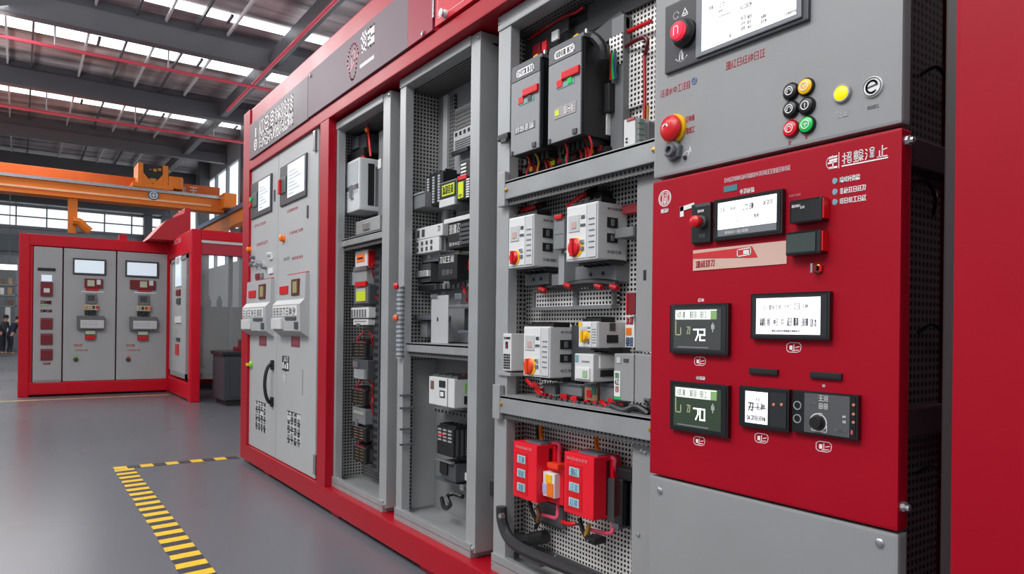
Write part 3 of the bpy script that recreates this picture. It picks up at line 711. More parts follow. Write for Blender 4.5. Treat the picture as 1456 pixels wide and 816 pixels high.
stack = [
 ('circuit_breaker', 'red and white breaker with an orange window, top module in the narrow cabinet', 'circuit breaker', (505, 522, 356, 381), WHITE, 'brk'),
 ('relay_module', 'smoky clear module with a red strip, below the red and white breaker', 'relay', (499, 521, 385, 405), CLEAR, 'clear'),
 ('meter_module', 'square module with a yellow-green display in the narrow cabinet', 'meter', (504, 525, 406, 433), DGREY, 'lime'),
 ('terminal_strip', 'light grey ribbed terminal strip below the yellow-green display', 'terminal', (499, 524, 437, 452), WHITE, 'term'),
 ('relay_module', 'pale relay base with a clip, below the ribbed terminal strip', 'relay', (502, 523, 454, 462), WHITE, 'plain'),
 ('contactor', 'black contactor with red leads on top and gold lettering, mid height in the narrow cabinet', 'contactor', (501, 520, 486, 508), BLACK, 'gold'),
 ('relay_module', 'dark module with a clear lower cover, below the uppermost black contactor', 'relay', (503, 523, 511, 538), DGREY, 'steel'),
 ('contactor', 'black contactor with gold bars and a red lead, second in the narrow cabinet', 'contactor', (500, 519, 553, 575), BLACK, 'gold'),
 ('relay_module', 'plain grey block between the two lower black contactors', 'relay', (501, 519, 580, 602), MID, 'plain'),
 ('contactor', 'black contactor with brown bars, third down in the narrow cabinet', 'contactor', (500, 520, 606, 626), BLACK, 'brown'),
 ('contactor', 'black contactor with yellow-lettered tiers, lowest in the narrow cabinet', 'contactor', (502, 520, 634, 657), BLACK, 'gold'),
]
for nm, lb, cat, px, m_, kind in stack:
    d = Dev(nm, lb, cat, px, .15, .15, m_, bev=.006)
    if kind == 'brk':
        d.box('window', mat('orange_window', (230, 110, 50), .4, emit=.15), .15, .8, .35, .8, .004); d.box('red_side', REDB, .05, .9, .05, .95, .005, 'r'); d.box('base', STEEL, -.05, 1.05, -.15, .08, .01); d.box('lettering_strip', INK, .25, .7, .5, .6, .006)
    elif kind == 'clear':
        d.box('relay_core', mat('olive_core', (120, 130, 70), .5), .35, .75, .5, .95, -.02, h0=-.06); d.box('red_strip', REDB, .45, 1.1, -.15, .2, .02, bev=.005); d.box('frame', DGREY, -.02, .08, 0, 1, .006)
    elif kind == 'lime':
        d.box('rim', STEEL, .05, .95, .06, .94, .006, bev=.004); d.box('display', mat('yellow_green_display', (176, 190, 40), .4, emit=.3), .2, .8, .18, .7, .009)
        d.box('display_top', mat('pale_display', (170, 180, 170), .4), .2, .8, .7, .85, .009); d.box('side_lead', REDB, .3, .9, .3, .4, .02, 'r')
    elif kind == 'term':
        d.many('rib', MID, [(.06+.15*k, .12+.15*k, .1, .8) for k in range(6)], .006)
    elif kind in ('gold', 'brown'):
        m2 = mat('gold_bar', (120, 106, 72), .4, metal=.3) if kind == 'gold' else mat('brown_bar', (130, 100, 84), .5)
        d.many('bar', m2, [(.2, .48, .15+.2*k, .2+.2*k) for k in range(4)]+[(.6, .85, .17+.2*k, .22+.2*k) for k in range(4)], .005)
        d.box('rim', STEELD, -.02, 1.02, .94, 1.0, .006); d.terminals('t', 3, BLACK)
        d.box('side_plate', mat('brown_side', (64, 58, 56), .5), .2, .9, .1, .9, .004, 'r')
        if 'red' in lb:
            B().tube([onY(px[0]+6, px[2], .16), onY(px[0]+10, px[2]-8, .17), onY(px[0]+18, px[2]-16, .2)], .006, 6).out('red_lead', mat('plug_red', (170, 20, 30), .4), d.root, smooth=True)
            d.box('red_clip', DRED, .3, .9, 1.0, 1.08, .006)
    elif kind == 'steel':
        d.box('clear_cover', CLEAR, .2, .9, .0, .5, .02, bev=.006); d.box('steel_hook', STEEL, .1, .4, .55, .9, .02, bev=.006)
    else:
        d.box('clip', STEEL, .3, .5, -.2, .3, .008); d.box('label', mat('muted_label', (150, 150, 140), .5), .1, .9, .6, .8, .003)
d = Dev('wire_duct', 'dark vertical duct at the right of the module stack in the narrow cabinet', 'duct', (530, 539, 352, 672), .2, .08, DGREY)
d.many('slot', INK, [(.2, .8, .02+.033*k, .035+.033*k) for k in range(29)], .003)
for k, (y0_, y1_) in enumerate(((366, 395), (470, 492), (540, 565), (560, 590))):
    w_ = wire('red_cable', [(523, y0_, .2), (530, y0_+8, .19), (528, (y0_+y1_)/2, .18), (531, y1_, .2)], .005, mat('plug_red', (170, 20, 30), .4))
    tag(w_, 'short red cable between the module stack and the right duct of the narrow cabinet', 'cable', 'red cables in the narrow cabinet')

# ================================================================== CONTENTS OF THE SECOND CABINET
d = Dev('mounting_plate', 'light grey upright plate at the back of the upper middle cabinet', 'plate', (646, 672, 150, 245), .27, .02, mat('plate_grey', (140, 141, 143), .5, noise=.05, nscale=6))
d.box('mesh_patch', PF_BD, .05, .95, .55, .95, .003)
d = Dev('terminal_module', 'pale module with a slotted black foot on the upright plate, top of the middle cabinet', 'terminal', (645, 672, 182, 214), .23, .05, mat('pale_module', (176, 177, 178), .5), bev=.004)
d.many('terminal_window', INK, [(.1+.22*k, .2+.22*k, .75, .9) for k in range(4)], .003); d.many('rib', MID, [(.1, .95, .1+.1*k, .14+.1*k) for k in range(5)], .004); d.box('foot', BLACK, .05, .9, -.12, .05, .02)
d = Dev('module_rack', 'black slotted modules side by side left of the yellow-green displays', 'module', (606, 630, 248, 291), .16, .14, BLACK, bev=.004)
d.many('slot_strip', mat('pale_slots', (176, 178, 180), .5), [(.08+.32*c_, .2+.32*c_, .06+.09*k, .12+.09*k) for c_ in range(3) for k in range(10)], .004); d.terminals('t', 3, BLACK)
d = Dev('controller_module', 'controller with a yellow-green display, right of the black slotted modules', 'controller', (626, 649, 257, 293), .15, .15, MID, bev=.004)
d.box('display_rim', BLACK, .05, .97, .35, .95, .004); d.box('display', LIME, .18, .92, .42, .85, .007); d.text('display_lettering', INK, .22, .88, .5, .78, 4, 5, wt=.12, h=.008); d.box('lower_cover', WHITE, .02, .95, .0, .3, .008, bev=.003)
d = Dev('controller_module', 'black controller with a narrow yellow-green window, behind the right post', 'controller', (650, 673, 254, 283), .16, .14, BLACK, bev=.004)
d.box('display', LIME, .1, .42, .1, .9, .005); d.text('display_lettering', INK, .12, .4, .15, .3, 1, 7, h=.006); d.many('slot_strip', OFFW, [(.6, .78, .05+.12*k, .12+.12*k) for k in range(8)], .004); d.box('red_tag', REDB, .05, .6, 1.0, 1.2, .004)
d = Dev('connector_block', 'black connector with white slits above the narrow yellow-green window', 'connector', (654, 673, 226, 252), .18, .1, BLACK)
d.many('slit', OFFW, [(.1, .5, .1+.2*k, .2+.2*k) for k in range(4)], .003)
d = Dev('power_module', 'black module with white terminals and printed squares, below the yellow-green displays', 'module', (637, 674, 311, 352), .15, .15, BLACK, bev=.005)
d.box('terminal_cap', WHITE, -.1, 1.0, .92, 1.08, .012, bev=.003); d.text('lettering', OFFW, .05, .5, .55, .85, 3, 11, wt=.09); d.text('small_lettering', OFFW, .05, .6, .12, .22, 5, 12, wt=.12); d.many('tier', DGREY, [(.5, .98, .1+.15*k, .2+.15*k) for k in range(5)], .008)
d = Dev('power_module', 'black module with printed symbols and red wiring, just above the ribbed pale strip', 'module', (623, 650, 361, 398), .13, .16, BLACK, bev=.005)
d.text('lettering', OFFW, .08, .85, .68, .9, 4, 14, wt=.12); d.text('small_lettering', GINK, .2, .8, .2, .4, 3, 15); d.terminals('b', 5, DGREY); d.box('red_wiring', REDB, .4, .9, .35, .75, .012, 'r', bev=.004); d.box('edge', mat('olive_edge', (110, 114, 92), .5), 0, 1, .93, 1.0, .006, 'r')
def tilt(obj, ang): obj.rotation_euler = (0, ang, 0)
d = Dev('terminal_cover', 'white sloping terminal cover with oval slots, upper of the pair on the mesh wall', 'terminal cover', (584, 629, 322, 339), .15, .13, WHITE, bev=.006)
d.many('slot', DGREY, [(.06+.16*k, .14+.16*k, .2, .8) for k in range(3)], .003, bev=.001); d.text('emblem', INK, .85, .95, .4, .8, 1, 3, wt=.12)
d = Dev('terminal_cover', 'white terminal cover with two rows of small slots, lower of the pair', 'terminal cover', (591, 624, 339, 359), .15, .13, WHITE, bev=.006)
d.many('slot', DGREY, [(.06+.2*c_, .13+.2*c_, .15+.42*r_, .42+.42*r_) for c_ in range(4) for r_ in range(2)], .003); d.many('side_rib', MID, [(.1+.2*k, .2+.2*k, .1, .9) for k in range(4)], .004, 'r')
d = Dev('fuse_holder', 'grey meshed base with a white ribbed strip, left below the white terminal covers', 'fuse holder', (583, 612, 376, 402), .18, .1, DGREY, bev=.004)
d.box('ribbed_strip', WHITE, .3, 1.0, .3, .62, .015); d.many('rib', MID, [(.33+.08*k, .37+.08*k, .32, .6) for k in range(8)], .017)
d = Dev('relay_block', 'long dark block below the white ribbed strip in the middle cabinet', 'relay', (594, 619, 404, 413), .17, .1, DGREY)
d.box('face', BLACK, .08, .95, .15, .85, .004)
d = Dev('back_plate', 'plain light grey back plate under the black power module', 'plate', (600, 673, 400, 486), .275, .015, mat('plate_grey', (140, 141, 143), .5))
d.box('square_window', MID, .1, .18, .6, .8, .003)
d = Dev('contact_unit', 'dark unit with a small pale square, left side above the shelf of the middle cabinet', 'switch', (574, 594, 418, 447), .2, .09, DGREY, bev=.008)
d.box('square_plate', OFFW, .7, 1.1, .3, .65, .03, bev=.003); d.box('shell', MID, .45, 1.2, .0, 1.0, .02, bev=.008)
d = Dev('lever_bracket', 'steel lever bracket sticking out above the shelf of the middle cabinet', 'bracket', (588, 613, 448, 455), .15, .14, STEELD, bev=.01)
d.box('drum', MID, .1, .5, -3.6, -.2, -.03, bev=.02, h0=-.1)
d = Dev('upright_plate', 'pale upright plate with a keyhole standing on the shelf of the middle cabinet', 'plate', (613, 637, 420, 488), .14, .006, mat('pale_plate', (170, 171, 172), .5, noise=.04, nscale=6), bev=.002)
d.box('keyhole', INK, .36, .44, .46, .54, .001); d.box('top_tab', STEEL, .0, .4, .95, 1.03, .006)
d = Dev('clamp_stand', 'dark clamp on a grey stand at the right above the shelf of the middle cabinet', 'clamp', (637, 668, 433, 438), .14, .15, STEEL, bev=.006)
d.box('column', BLACK, .45, .75, -6.3, -.1, -.04, bev=.006, h0=-.09); d.box('foot', STEELD, .3, 1.0, -7.3, -6.3, -.02, bev=.006, h0=-.12); d.box('pin', STEEL, .3, .42, .9, 2.0, -.02, h0=-.06); d.box('hex_nut', STEEL, .3, .6, 2.5, 4.2, .0, h0=-.03, bev=.004)
d = Dev('terminal_row', 'row of small grey terminals hanging under the black power module', 'terminal', (612, 668, 402, 410), .2, .08, MID)
d.many('gap', INK, [(.05+.12*k, .08+.12*k, 0, .9) for k in range(8)], .003)
# lower bay
g_ = FY(.285); a0, a1, b0, b1 = g_.r(634, 640, 130, 260)
B().slab(g_, a0, a1, CF.c(600, 488)[1], 2.55, -.02, .02, .002).out('corner_channel', mat('pale_plate', (170, 171, 172), .5), c2)
B().slab(g_, a1, a1+.05, CF.c(600, 488)[1], 2.55, -.012, .002).out('slotted_strip', PF_BD, c2)
d = Dev('cover_plate', 'small grey cover plate on the mesh wall below the black slotted modules', 'plate', (579, 604, 276, 297), .12, .15, MID, bev=.004)
d.box('lip', GREYP, -.02, 1.0, .92, 1.02, .006)
d = Dev('back_plate', 'light grey plate under the white terminal covers of the middle cabinet', 'plate', (601, 626, 356, 372), .2, .06, mat('plate_grey', (140, 141, 143), .5))
d.box('corner_mark', OFFW, .3, .42, .3, .6, .002)
d = Dev('control_unit', 'white control unit with small dark windows, lower bay of the middle cabinet', 'control unit', (610, 646, 537, 577), .1, .19, WHITE, bev=.004)
d.box('display', mat('brown_window', (110, 80, 70), .4), .08, .2, .55, .85, .003); d.box('display', INK, .42, .66, .66, .9, .003); d.box('socket', INK, .45, .64, .3, .55, .003); d.box('socket_inset', OFFW, .48, .61, .34, .5, .004)
d.box('panel_line', MID, .74, .76, 0, 1, .002); d.box('led_window', mat('green_window', (120, 160, 90), .4, emit=.2), .3, .55, .55, .85, .003, 'r'); d.box('socket', INK, .3, .55, .12, .4, .003, 'r')
d.terminals('t', 4, DGREY); B().lathe(d.tp, d.w*.75, .1, [(.02, 0), (.02, .02), (.008, .022)], 14).out('red_ring', mat('plug_red', (170, 20, 30), .4), d.root)
d = Dev('contactor', 'black contactor with red and white printed rows, below the white control unit', 'contactor', (621, 645, 607, 648), .16, .13, BLACK, bev=.006)
d.many('printed_row', mat('faint_white', (150, 152, 154), .5), [(.1+.3*c_, .3+.3*c_, .5+.12*k, .56+.12*k) for c_ in range(3) for k in range(4)], .004); d.box('red_mark', REDB, .1, .5, .68, .74, .006); d.terminals('t', 4, BLACK); d.terminals('b', 4, BLACK); d.many('side_fin', DGREY, [(.1+.22*k, .22+.22*k, .05, .95) for k in range(4)], .005, 'r')
d = Dev('relay_block', 'dark relay on a pale clip below the black contactor of the middle cabinet', 'relay', (627, 648, 657, 683), .18, .11, DGREY, bev=.006)
d.box('clip', STEEL, -.2, .9, 1.0, 1.12, .02); d.box('tag', OFFW, .5, .9, .1, .5, .02, 'r'); d.box('cap', BLACK, .0, .5, .3, .95, .01, bev=.005)
d = Dev('wire_duct', 'grey horizontal duct across the lower bay of the middle cabinet', 'duct', (616, 668, 584, 590), .22, .07, MID)
d.many('slot', INK, [(.05+.1*k, .1+.1*k, .2, .8) for k in range(9)], .003)
d = Dev('support_bar', 'slanted pale support bar under the dark relay of the middle cabinet', 'bar', (618, 660, 684, 688), .2, .08, STEELD)
d.box('end_tab', STEEL, .9, 1.0, -.5, 1.5, .006)
w_ = wire('cable_loop', [(628, 708, .2), (632, 722, .16), (640, 718, .15), (636, 706, .17), (645, 702, .2), (658, 706, .2)], .012, BLACK); tag(w_, 'black cable loop lying at the bottom of the middle cabinet', 'cable')
for k in range(3):
    w_ = wire('red_cable', [(652+3*k, 398, .22), (660, 408+4*k, .2), (664, 430, .22)], .006, REDB); tag(w_, 'thin red cable beside the right post of the middle cabinet', 'cable', 'red cables in the middle cabinet')
for k, y_ in enumerate((562, 580, 610, 632)):
    a, bb = CF.c(573, y_)
    w_ = B().tube([CF.at(a, bb, .02), CF.at(a+.01, bb, -.06)], .006, 6, False).out('post_screw', STEELD); tag(w_, 'small dark screw stud on the left post of the middle cabinet, lower bay', 'screw', 'screw studs on the middle cabinet post')

# ================================================================== CONTENTS OF THE THIRD CABINET
YB3 = YC+D3
# --- top bay: two drives
def drive(name, label, px, hdr_seed, second):
    d = Dev(name, label, 'drive', px, .03, .18, BLACK, bev=.006)
    d.box('front_cover', DRIVE, .0, .985, .0, .84, .006, bev=.004); d.box('header', DRIVEH, 0, .985, .845, 1.0, .006, bev=.004)
    W, Hh = d.w, d.h; f = d.f.off(.006)
    a0, a1, b0, b1 = .2*W, .78*W, .885*Hh, .955*Hh
    b = B(); b.poly(f, [(a0, b0), (a1, b0), (a1, b1), (a0, b1), (a0, b0)], .005, 0, .001)
    rng = random.Random(hdr_seed)
    for i in range(4): glyph(b, f, a0+W*.03+i*W*.135, b0+.012*Hh, W*.11, .045*Hh, rng, .005, .0002, .001)
    b.out('header_lettering', WINK, d.root)
    d.box('red_mark', REDB, .27, .46, .56, .64, .010, bev=.002); d.box('red_bar', REDB, .44, .97, .625, .705, .016, bev=.004)
    d.box('teal_window', mat('teal_window', (112, 158, 152), .4), .3, .8, .545, .6, .008); d.box('window_knob', GREEN if second else DGREY, .62, .74, .56, .62, .011)
    if second:
        d.box('label_plate', mat('drive_label', (158, 150, 150), .5), .2, .86, .24, .36, .008, bev=.001)
        d.box('label_mark', LIME, .24, .36, .27, .33, .0095); d.text('label_lettering', WINK, .5, .8, .27, .33, 3, 4, wt=.16, h=.0085)
    else:
        d.box('label_plate', MID, .15, .85, .235, .315, .008, bev=.001); d.text('label_lettering', WINK, .18, .82, .245, .305, 4, 6, wt=.16, h=.0085)
    d.box('corner_clip', DGREY, .78, .9, .02, .07, .012); d.box('corner_clip', DGREY, .05, .1, .0, .05, .012)
    d.box('top_lip', DRIVEH, -.02, 1.02, 0, .5, .014, 't', bev=.003)
    B().lathe(d.tp, .72*W, .02, [(.014, 0), (.016, .02), (0, .034)], 10).out('yellow_stud', YEL, d.root, smooth=True)
    B().lathe(d.tp, .98*W, .02, [(.007, 0), (.007, .03), (0, .034)], 10).out('steel_pin', STEEL, d.root)
    d.box('side_rib', mat('near_black', (18, 19, 20), .5), .04, .08, .04, .96, .003, 'r'); d.box('side_rib', mat('near_black', (18, 19, 20), .5), .9, .94, .04, .96, .003, 'r')
    rng = random.Random(hdr_seed*7)
    n = 15
    for i in range(n):
        x = d.a0+d.w*(i+.3)/n; y = .06+rng.random()*.12; z = d.b0
        mm = [REDB, REDB, REDB, mat('ochre_wire', (180, 140, 50), .5), BLACK][rng.randrange(5)]
        B().tube([(x, y, z+.01), (x+rng.uniform(-.02, .02), y+.01, z-.03), (x+rng.uniform(-.02, .02), y+.02, z-.07), (x+rng.uniform(-.03, .03), y+.03, z-.13)], .0045, 5).out('wire', mm, d.root, smooth=True)
    d.many('terminal_plug', BLACK, [(.06+.15*k, .16+.15*k, .1, .7) for k in range(6)], .03, 'b')
    return d
drive('motor_drive', 'smaller grey-fronted black drive with a red stepped mark, left of the pair', (728.5, 769, 91, 216), 5, False)
drive('motor_drive', 'larger grey-fronted black drive with a red stepped mark, right of the pair', (781.5, 828, 63, 198), 6, True)
d = Dev('mounting_column', 'grey upright frame plate with perforated top behind the larger drive', 'frame', (869, 886, 24, 212), .17, .04, MID, bev=.003)
d.box('mesh_patch', PF_B, -.15, .95, .63, .86, .004)
B().prism(d.f, [(-.4, d.h*.87), (d.w*.5, d.h*1.05), (d.w, d.h*.98), (d.w, d.h*.9), (-.4, d.h*.75)], -.03, -.012).out('canopy_plate', DGREY, d.root)
d.box('side_clip', OFFW, -.35, .0, .12, .46, .02, bev=.003); d.box('clip_foot', INK, -.1, .35, .28, .5, .03, bev=.006); d.box('yellow_tag', YEL, .15, .28, .56, .72, .012)
for k, m_ in enumerate((REDB, GREEN, mat('blue_wire', (50, 70, 130), .5))):
    B().tube([d.f.at(.02+.012*k, d.h*.72, .02), d.f.at(.03+.01*k, d.h*.62, .03), d.f.at(.02+.014*k, d.h*.52, .02)], .006, 5).out('wire', m_, d.root, smooth=True)
w_ = B().tube([onY(836, 50, .08), onY(848, 56, .08), onY(857, 68, .09), onY(858, 84, .1)], .02, 8).out('ribbed_hose', HOSE, None, smooth=True); tag(w_, 'ribbed black hose arching over the top corner of the larger drive', 'hose')
d = Dev('mesh_panel', 'perforated pale panel at the upper right of the top bay', 'panel', (888, 914, 64, 152), .2, .012, PF_B, bev=0)
d.box('dark_gusset', BLACK, -.1, .2, -.1, .35, .01)
d = Dev('terminal_box', 'white terminal box with a red top edge at the lower right of the top bay', 'terminal box', (887, 903, 168, 208), .06, .14, WHITE, bev=.004)
d.box('red_edge', mat('dusty_red', (180, 80, 84), .5), .3, 1.0, .9, .99, .004); d.many('dot', INK, [(.2, .35, .15+.12*k, .2+.12*k) for k in range(2)], .003); d.many('side_terminal', mat('grey_green', (140, 156, 146), .5), [(.1, .3, .2+.2*k, .34+.2*k) for k in range(4)], .006, 'r'); d.box('side_cover', MID, .4, .95, .1, .9, .01, 'r', bev=.004)
def cable(label, pts, r, m, name='cable', group=None):
    o = wire(name, pts, r, m, None, 8); tag(o, label, 'cable', group); return o
cable('thin red cable slanting up under the roof of the top bay, left', [(752, 56, .19), (770, 44, .19), (795, 28, .19), (818, 18, .17), (830, 10, .17)], .006, REDB)
cable('red cable with a pale edge slanting up at the right of the top bay', [(880, 52, .2), (900, 42, .19), (926, 30, .18)], .008, REDB)
cable('thick dark red cable curving down at the right of the top bay', [(884, 70, .19), (900, 60, .17), (915, 54, .16), (921, 60, .16), (917, 80, .17)], .007, mat('deep_red_cable', (92, 6, 16), .3))
cable('red cable running straight down at the right edge of the top bay', [(916, 80, .16), (917, 130, .16), (916, 170, .16), (915, 196, .16)], .006, mat('plug_red', (170, 20, 30), .4))
cable('thin brown and ochre cable beside the white terminal box', [(921, 150, .17), (920, 180, .17), (919, 198, .16)], .006, mat('ochre_wire', (180, 140, 50), .5))
d = Dev('relay_block', 'row of red and pale relays behind the smaller drive, under the cabinet roof', 'relay', (757, 768, 62, 84), .17, .05, DRED, bev=.004)
d.box('pale_relay', OFFW, 2.6, 3.4, .5, 1.1, .01, bev=.003); d.box('dark_relay', INK, 3.7, 4.6, .7, 1.5, .01); d.box('red_relay', REDB, 1.4, 2.0, .2, .8, .01, bev=.003)
d = Dev('back_plate', 'shade stand-in plate along the top of the bay, behind the two drives', 'plate', (735, 928, -40, 48), .2, .012, mat('shade_plate', (74, 75, 77), .5))  # dark sheet added at the bay top, its colour standing in for shade
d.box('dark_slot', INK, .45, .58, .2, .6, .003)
d = Dev('terminal_rail', 'rail of coloured terminals on the shelf below the two drives', 'terminal rail', (735, 862, 226, 233), .14, .05, BLACK, bev=.003)
cols = [DRED, DGREY, mat('ochre_wire', (180, 140, 50), .5), REDB, BLACK, LIME, REDB, mat('sea_green', (50, 110, 90), .5), REDB, DGREY, YEL, REDB]
for i, m_ in enumerate(cols): d.box('terminal', m_ if m_ is not REDB else DRED, .01+i*.083, .01+i*.083+.04, .2, 1.3, .008, bev=.002)
cable('black cable dropping down the left post of the top bay', [(712, 192, .06), (718, 200, .08), (724, 215, .09), (725, 250, .1)], .02, BLACK)
d = Dev('cable_clip', 'black clip on the left post at the foot of the smaller drive', 'clip', (707, 722, 190, 199), .04, .06, BLACK, bev=.006)
d.box('jaw', DGREY, .5, 1.0, -.6, .0, .01, bev=.004)

# --- middle bay: white breakers
def breaker(label, px, kc, ku, kv, kr, seed, depth=.15, tn=5, yf=.05, windows=True):
    d = Dev('circuit_breaker', label, 'circuit breaker', px, yf, depth, WHITE, bev=.006)
    d.box('cover_plate', mat('breaker_cover', (216, 216, 215), .4), .03, .66, .04, .97, .003, bev=.002)
    d.box('rating_window', mat('rating_grey', (188, 190, 190), .35), .1, .45, .52, .82, .006, bev=.002); d.box('window_face', mat('muted_rose', (190, 158, 154), .5), .2, .36, .58, .7, .008)
    d.text('lettering', GINK, .5, .62, .74, .79, 3, seed, wt=.2, h=.005); d.text('lettering', GINK, .48, .64, .6, .64, 4, seed+1, wt=.2, h=.005)
    d.box('side_strip', mat('breaker_strip', (196, 197, 198), .45), .7, .97, .04, .97, .004, bev=.001); d.many('strip_mark', GINK, [(.75, .92, .2+.1*k, .22+.1*k) for k in range(6)], .006)
    d.box('test_button', STEEL, .5, .6, .3, .36, .012, bev=.002); d.box('test_button', MID, .5, .6, .18, .24, .01, bev=.002)
    if windows:
        d.box('side_window', INK, .3, .65, .56, .74, .003, 'r', bev=.001); d.box('side_window', INK, .3, .65, .3, .46, .003, 'r', bev=.001)
        d.box('window_lever', MID, .42, .52, .59, .71, .006, 'r'); d.box('window_lever', MID, .42, .52, .33, .43, .006, 'r')
        d.text('side_lettering', GINK, .3, .8, .12, .16, 4, seed+2, 'r', .18, .001); d.text('side_lettering', GINK, .3, .8, .88, .91, 4, seed+3, 'r', .18, .001)
    d.terminals('t', tn, BLACK); d.terminals('b', tn, BLACK)
    d.knob(ku, kv, kr, kc, YEL)
    return d
breaker('white breaker with a small red and yellow knob, left of the upper pair', (723.5, 759, 307, 380), REDB, .27, .2, .03, 1)
d = breaker('white breaker with a red knob and two dark side windows, right of the upper pair', (805.5, 850, 290, 370), REDB, .3, .24, .036, 5)
d.box('red_connector', mat('pale_red_connector', (190, 70, 76), .45), .8, 1.1, .82, .98, .09, 'r', bev=.006)
d = Dev('relay_block', 'plain grey block between the two upper white breakers', 'relay', (787, 802, 312, 354), .1, .11, mat('block_grey', (128, 130, 132), .45), bev=.005)
d.box('red_cap', REDB, .2, .9, 1.0, 1.15, .01, bev=.004); d.box('face_line', MID, .1, .9, .5, .52, .002)
d = Dev('busbar_cover', 'grey horizontal duct to the right of the upper white breakers', 'duct', (874, 904, 323, 337), .12, .1, MID, bev=.004)
d.box('end_cap', DGREY, .9, 1.0, .0, 1.0, .003)
for lab, px in (('small grey plate with two screws under the left upper white breaker', (746, 780, 389, 405)), ('grey plate with two screws under the right upper white breaker', (818, 876, 377, 402))):
    d = Dev('mounting_plate', lab, 'plate', px, .15, .07, MID, bev=.003)
    for u in (.4, .7): B().lathe(d.f, d.w*u, d.h*.5, [(.007, 0), (.007, .004), (0, .006)], 8).out('screw', INK, d.root)
d = Dev('support_bracket', 'narrow upright bracket between the two upper white breakers', 'bracket', (794, 802, 360, 405), .13, .09, mat('bracket_grey', (150, 152, 154), .45), bev=.002)
d.box('foot', MID, -1.2, .0, .0, .35, .0, h0=-.05)
w_ = cable('black cable bundle sagging under the upper white breakers', [(770, 412, .17), (785, 409, .15), (800, 408, .15), (820, 404, .14), (850, 402, .14), (878, 405, .15)], .017, BLACK)
for k, (px, py) in enumerate(((772, 412), (852, 407), (874, 408), (808, 406))):
    o = B().tube([onY(px-4, py-1, .135), onY(px+4, py+2, .125)], [.013, .010], 10, False).out('cable_gland', mat('plug_red', (170, 20, 30), .4), None, smooth=True)
    tag(o, ('red plug at the left end of the black cable bundle', 'red plug near the right of the black cable bundle, second from its right end', 'red plug at the right end of the black cable bundle', 'red sleeve around the middle of the black cable bundle')[k], 'plug')
for k, (px, lab) in enumerate((((762, 818, 414, 436), 'framed perforated plate under the black cable bundle, left of the two'), ((823, 872, 413, 434), 'framed perforated plate under the black cable bundle, right of the two'))):
    d = Dev('perforated_plate', lab, 'plate', px, .18, .035, PF_B, bev=.002)
    b = B(); b.slab(d.f, -.01, d.w+.01, -.015, 0, -.01, .02).slab(d.f, -.01, d.w+.01, d.h, d.h+.01, -.01, .01).slab(d.f, -.01, 0, 0, d.h, -.01, .012).slab(d.f, d.w, d.w+.01, 0, d.h, -.01, .012); b.out('rim', MID, d.root)
for lab, pts in (('red lead with a black plug above the left upper white breaker', [(742, 300, .14), (752, 297, .12), (760, 294, .12), (776, 290, .17)]), ('red lead with a black plug above the right upper white breaker', [(808, 294, .12), (820, 284, .12), (833, 276, .14), (850, 268, .19)])):
    o = cable(lab, pts, .011, REDB)
    B().tube([onY(*pts[-2]), onY(*pts[-1])], .014, 8, False).out('black_plug', BLACK, o)
d = Dev('cable_connector', 'black connectors on the mesh above the right upper white breaker', 'connector', (838, 856, 272, 285), .16, .06, BLACK, bev=.005)
d.box('brown_tab', mat('brown_tab', (110, 96, 76), .5), .2, .8, 1.0, 1.6, -.02, h0=-.04)
d = Dev('label_holder', 'small red box at the right edge of the middle bay', 'box', (891, 903, 416, 447), .14, .06, DRED, bev=.003)
d.box('rim', REDB, .0, .12, .0, 1.0, .003)
d = Dev('notice_strip', 'narrow strip with red, white and orange printing under the small red box', 'notice', (889, 902, 449, 494), .17, .012, OFFW, bev=.001)
d.text('red_lettering', RINK, .1, .9, .75, .95, 2, 5, wt=.14, h=.002); d.box('orange_patch', ORANGE, .15, .7, .4, .62, .003); d.text('blue_lettering', mat('slate_ink', (100, 120, 150), .5), .1, .9, .06, .3, 2, 6, wt=.14, h=.002)
# lower breakers
breaker('big white breaker with an orange-red knob, lower left of the middle bay', (744.5, 782, 464, 536), mat('orange_red', (224, 70, 28), .35), .26, .2, .034, 21, .17)
d = breaker('small white breaker with a yellow knob, upper of the two beside the big breaker', (823, 850.5, 457, 494.5), YEL, .35, .42, .022, 31, .14, 4, windows=False)
d.box('yellow_corner', YEL, .02, .2, .82, .97, .005); d.box('side_window', INK, .3, .7, .2, .5, .003, 'r'); d.box('side_symbol', DGREY, .4, .6, .65, .95, .003, 'r')
d = Dev('circuit_breaker', 'small white breaker without a knob, below the yellow-knobbed one', 'circuit breaker', (817, 843.5, 503, 542), .05, .14, WHITE, bev=.005)
d.box('teal_corner', TEAL, .05, .2, .7, .95, .004); d.box('lower_window', mat('breaker_cover', (216, 216, 215), .4), .08, .85, .08, .5, .006, bev=.002); d.box('green_mark', mat('pale_green', (150, 180, 140), .5), .5, .75, .15, .4, .008); d.box('side_window', INK, .25, .7, .18, .42, .003, 'r'); d.box('side_cover', OFFW, .2, .85, .48, .95, .006, 'r', bev=.004); d.box('face_lettering', GINK, .4, .8, .7, .75, .002)
d = Dev('rail_housing', 'dark grey housing behind the two small white breakers', 'housing', (812, 880, 462, 545), .16, .06, DGREY, bev=.004)
d.many('rib', BLACK, [(.02+.1*k, .06+.1*k, 1.0, 1.04) for k in range(10)], .004)
d = Dev('relay_module', 'slim white module with a printed grid on its front, left post of the middle bay', 'relay', (715, 727, 474, 527), .05, .13, WHITE, bev=.004)
d.box('black_slot', INK, .35, .6, .6, .78, .003); d.box('slot_red', RINK, .42, .52, .62, .7, .005); d.many('grid', INK, [(.12+.2*c_, .26+.2*c_, .05+.07*r_, .1+.07*r_) for c_ in range(4) for r_ in range(6)], .002); d.many('side_hole', INK, [(.6, .75, .6, .7), (.5, .7, .15, .3)], .002, 'r'); d.text('lettering', INK, .1, .9, .85, .9, 4, 3, wt=.2)
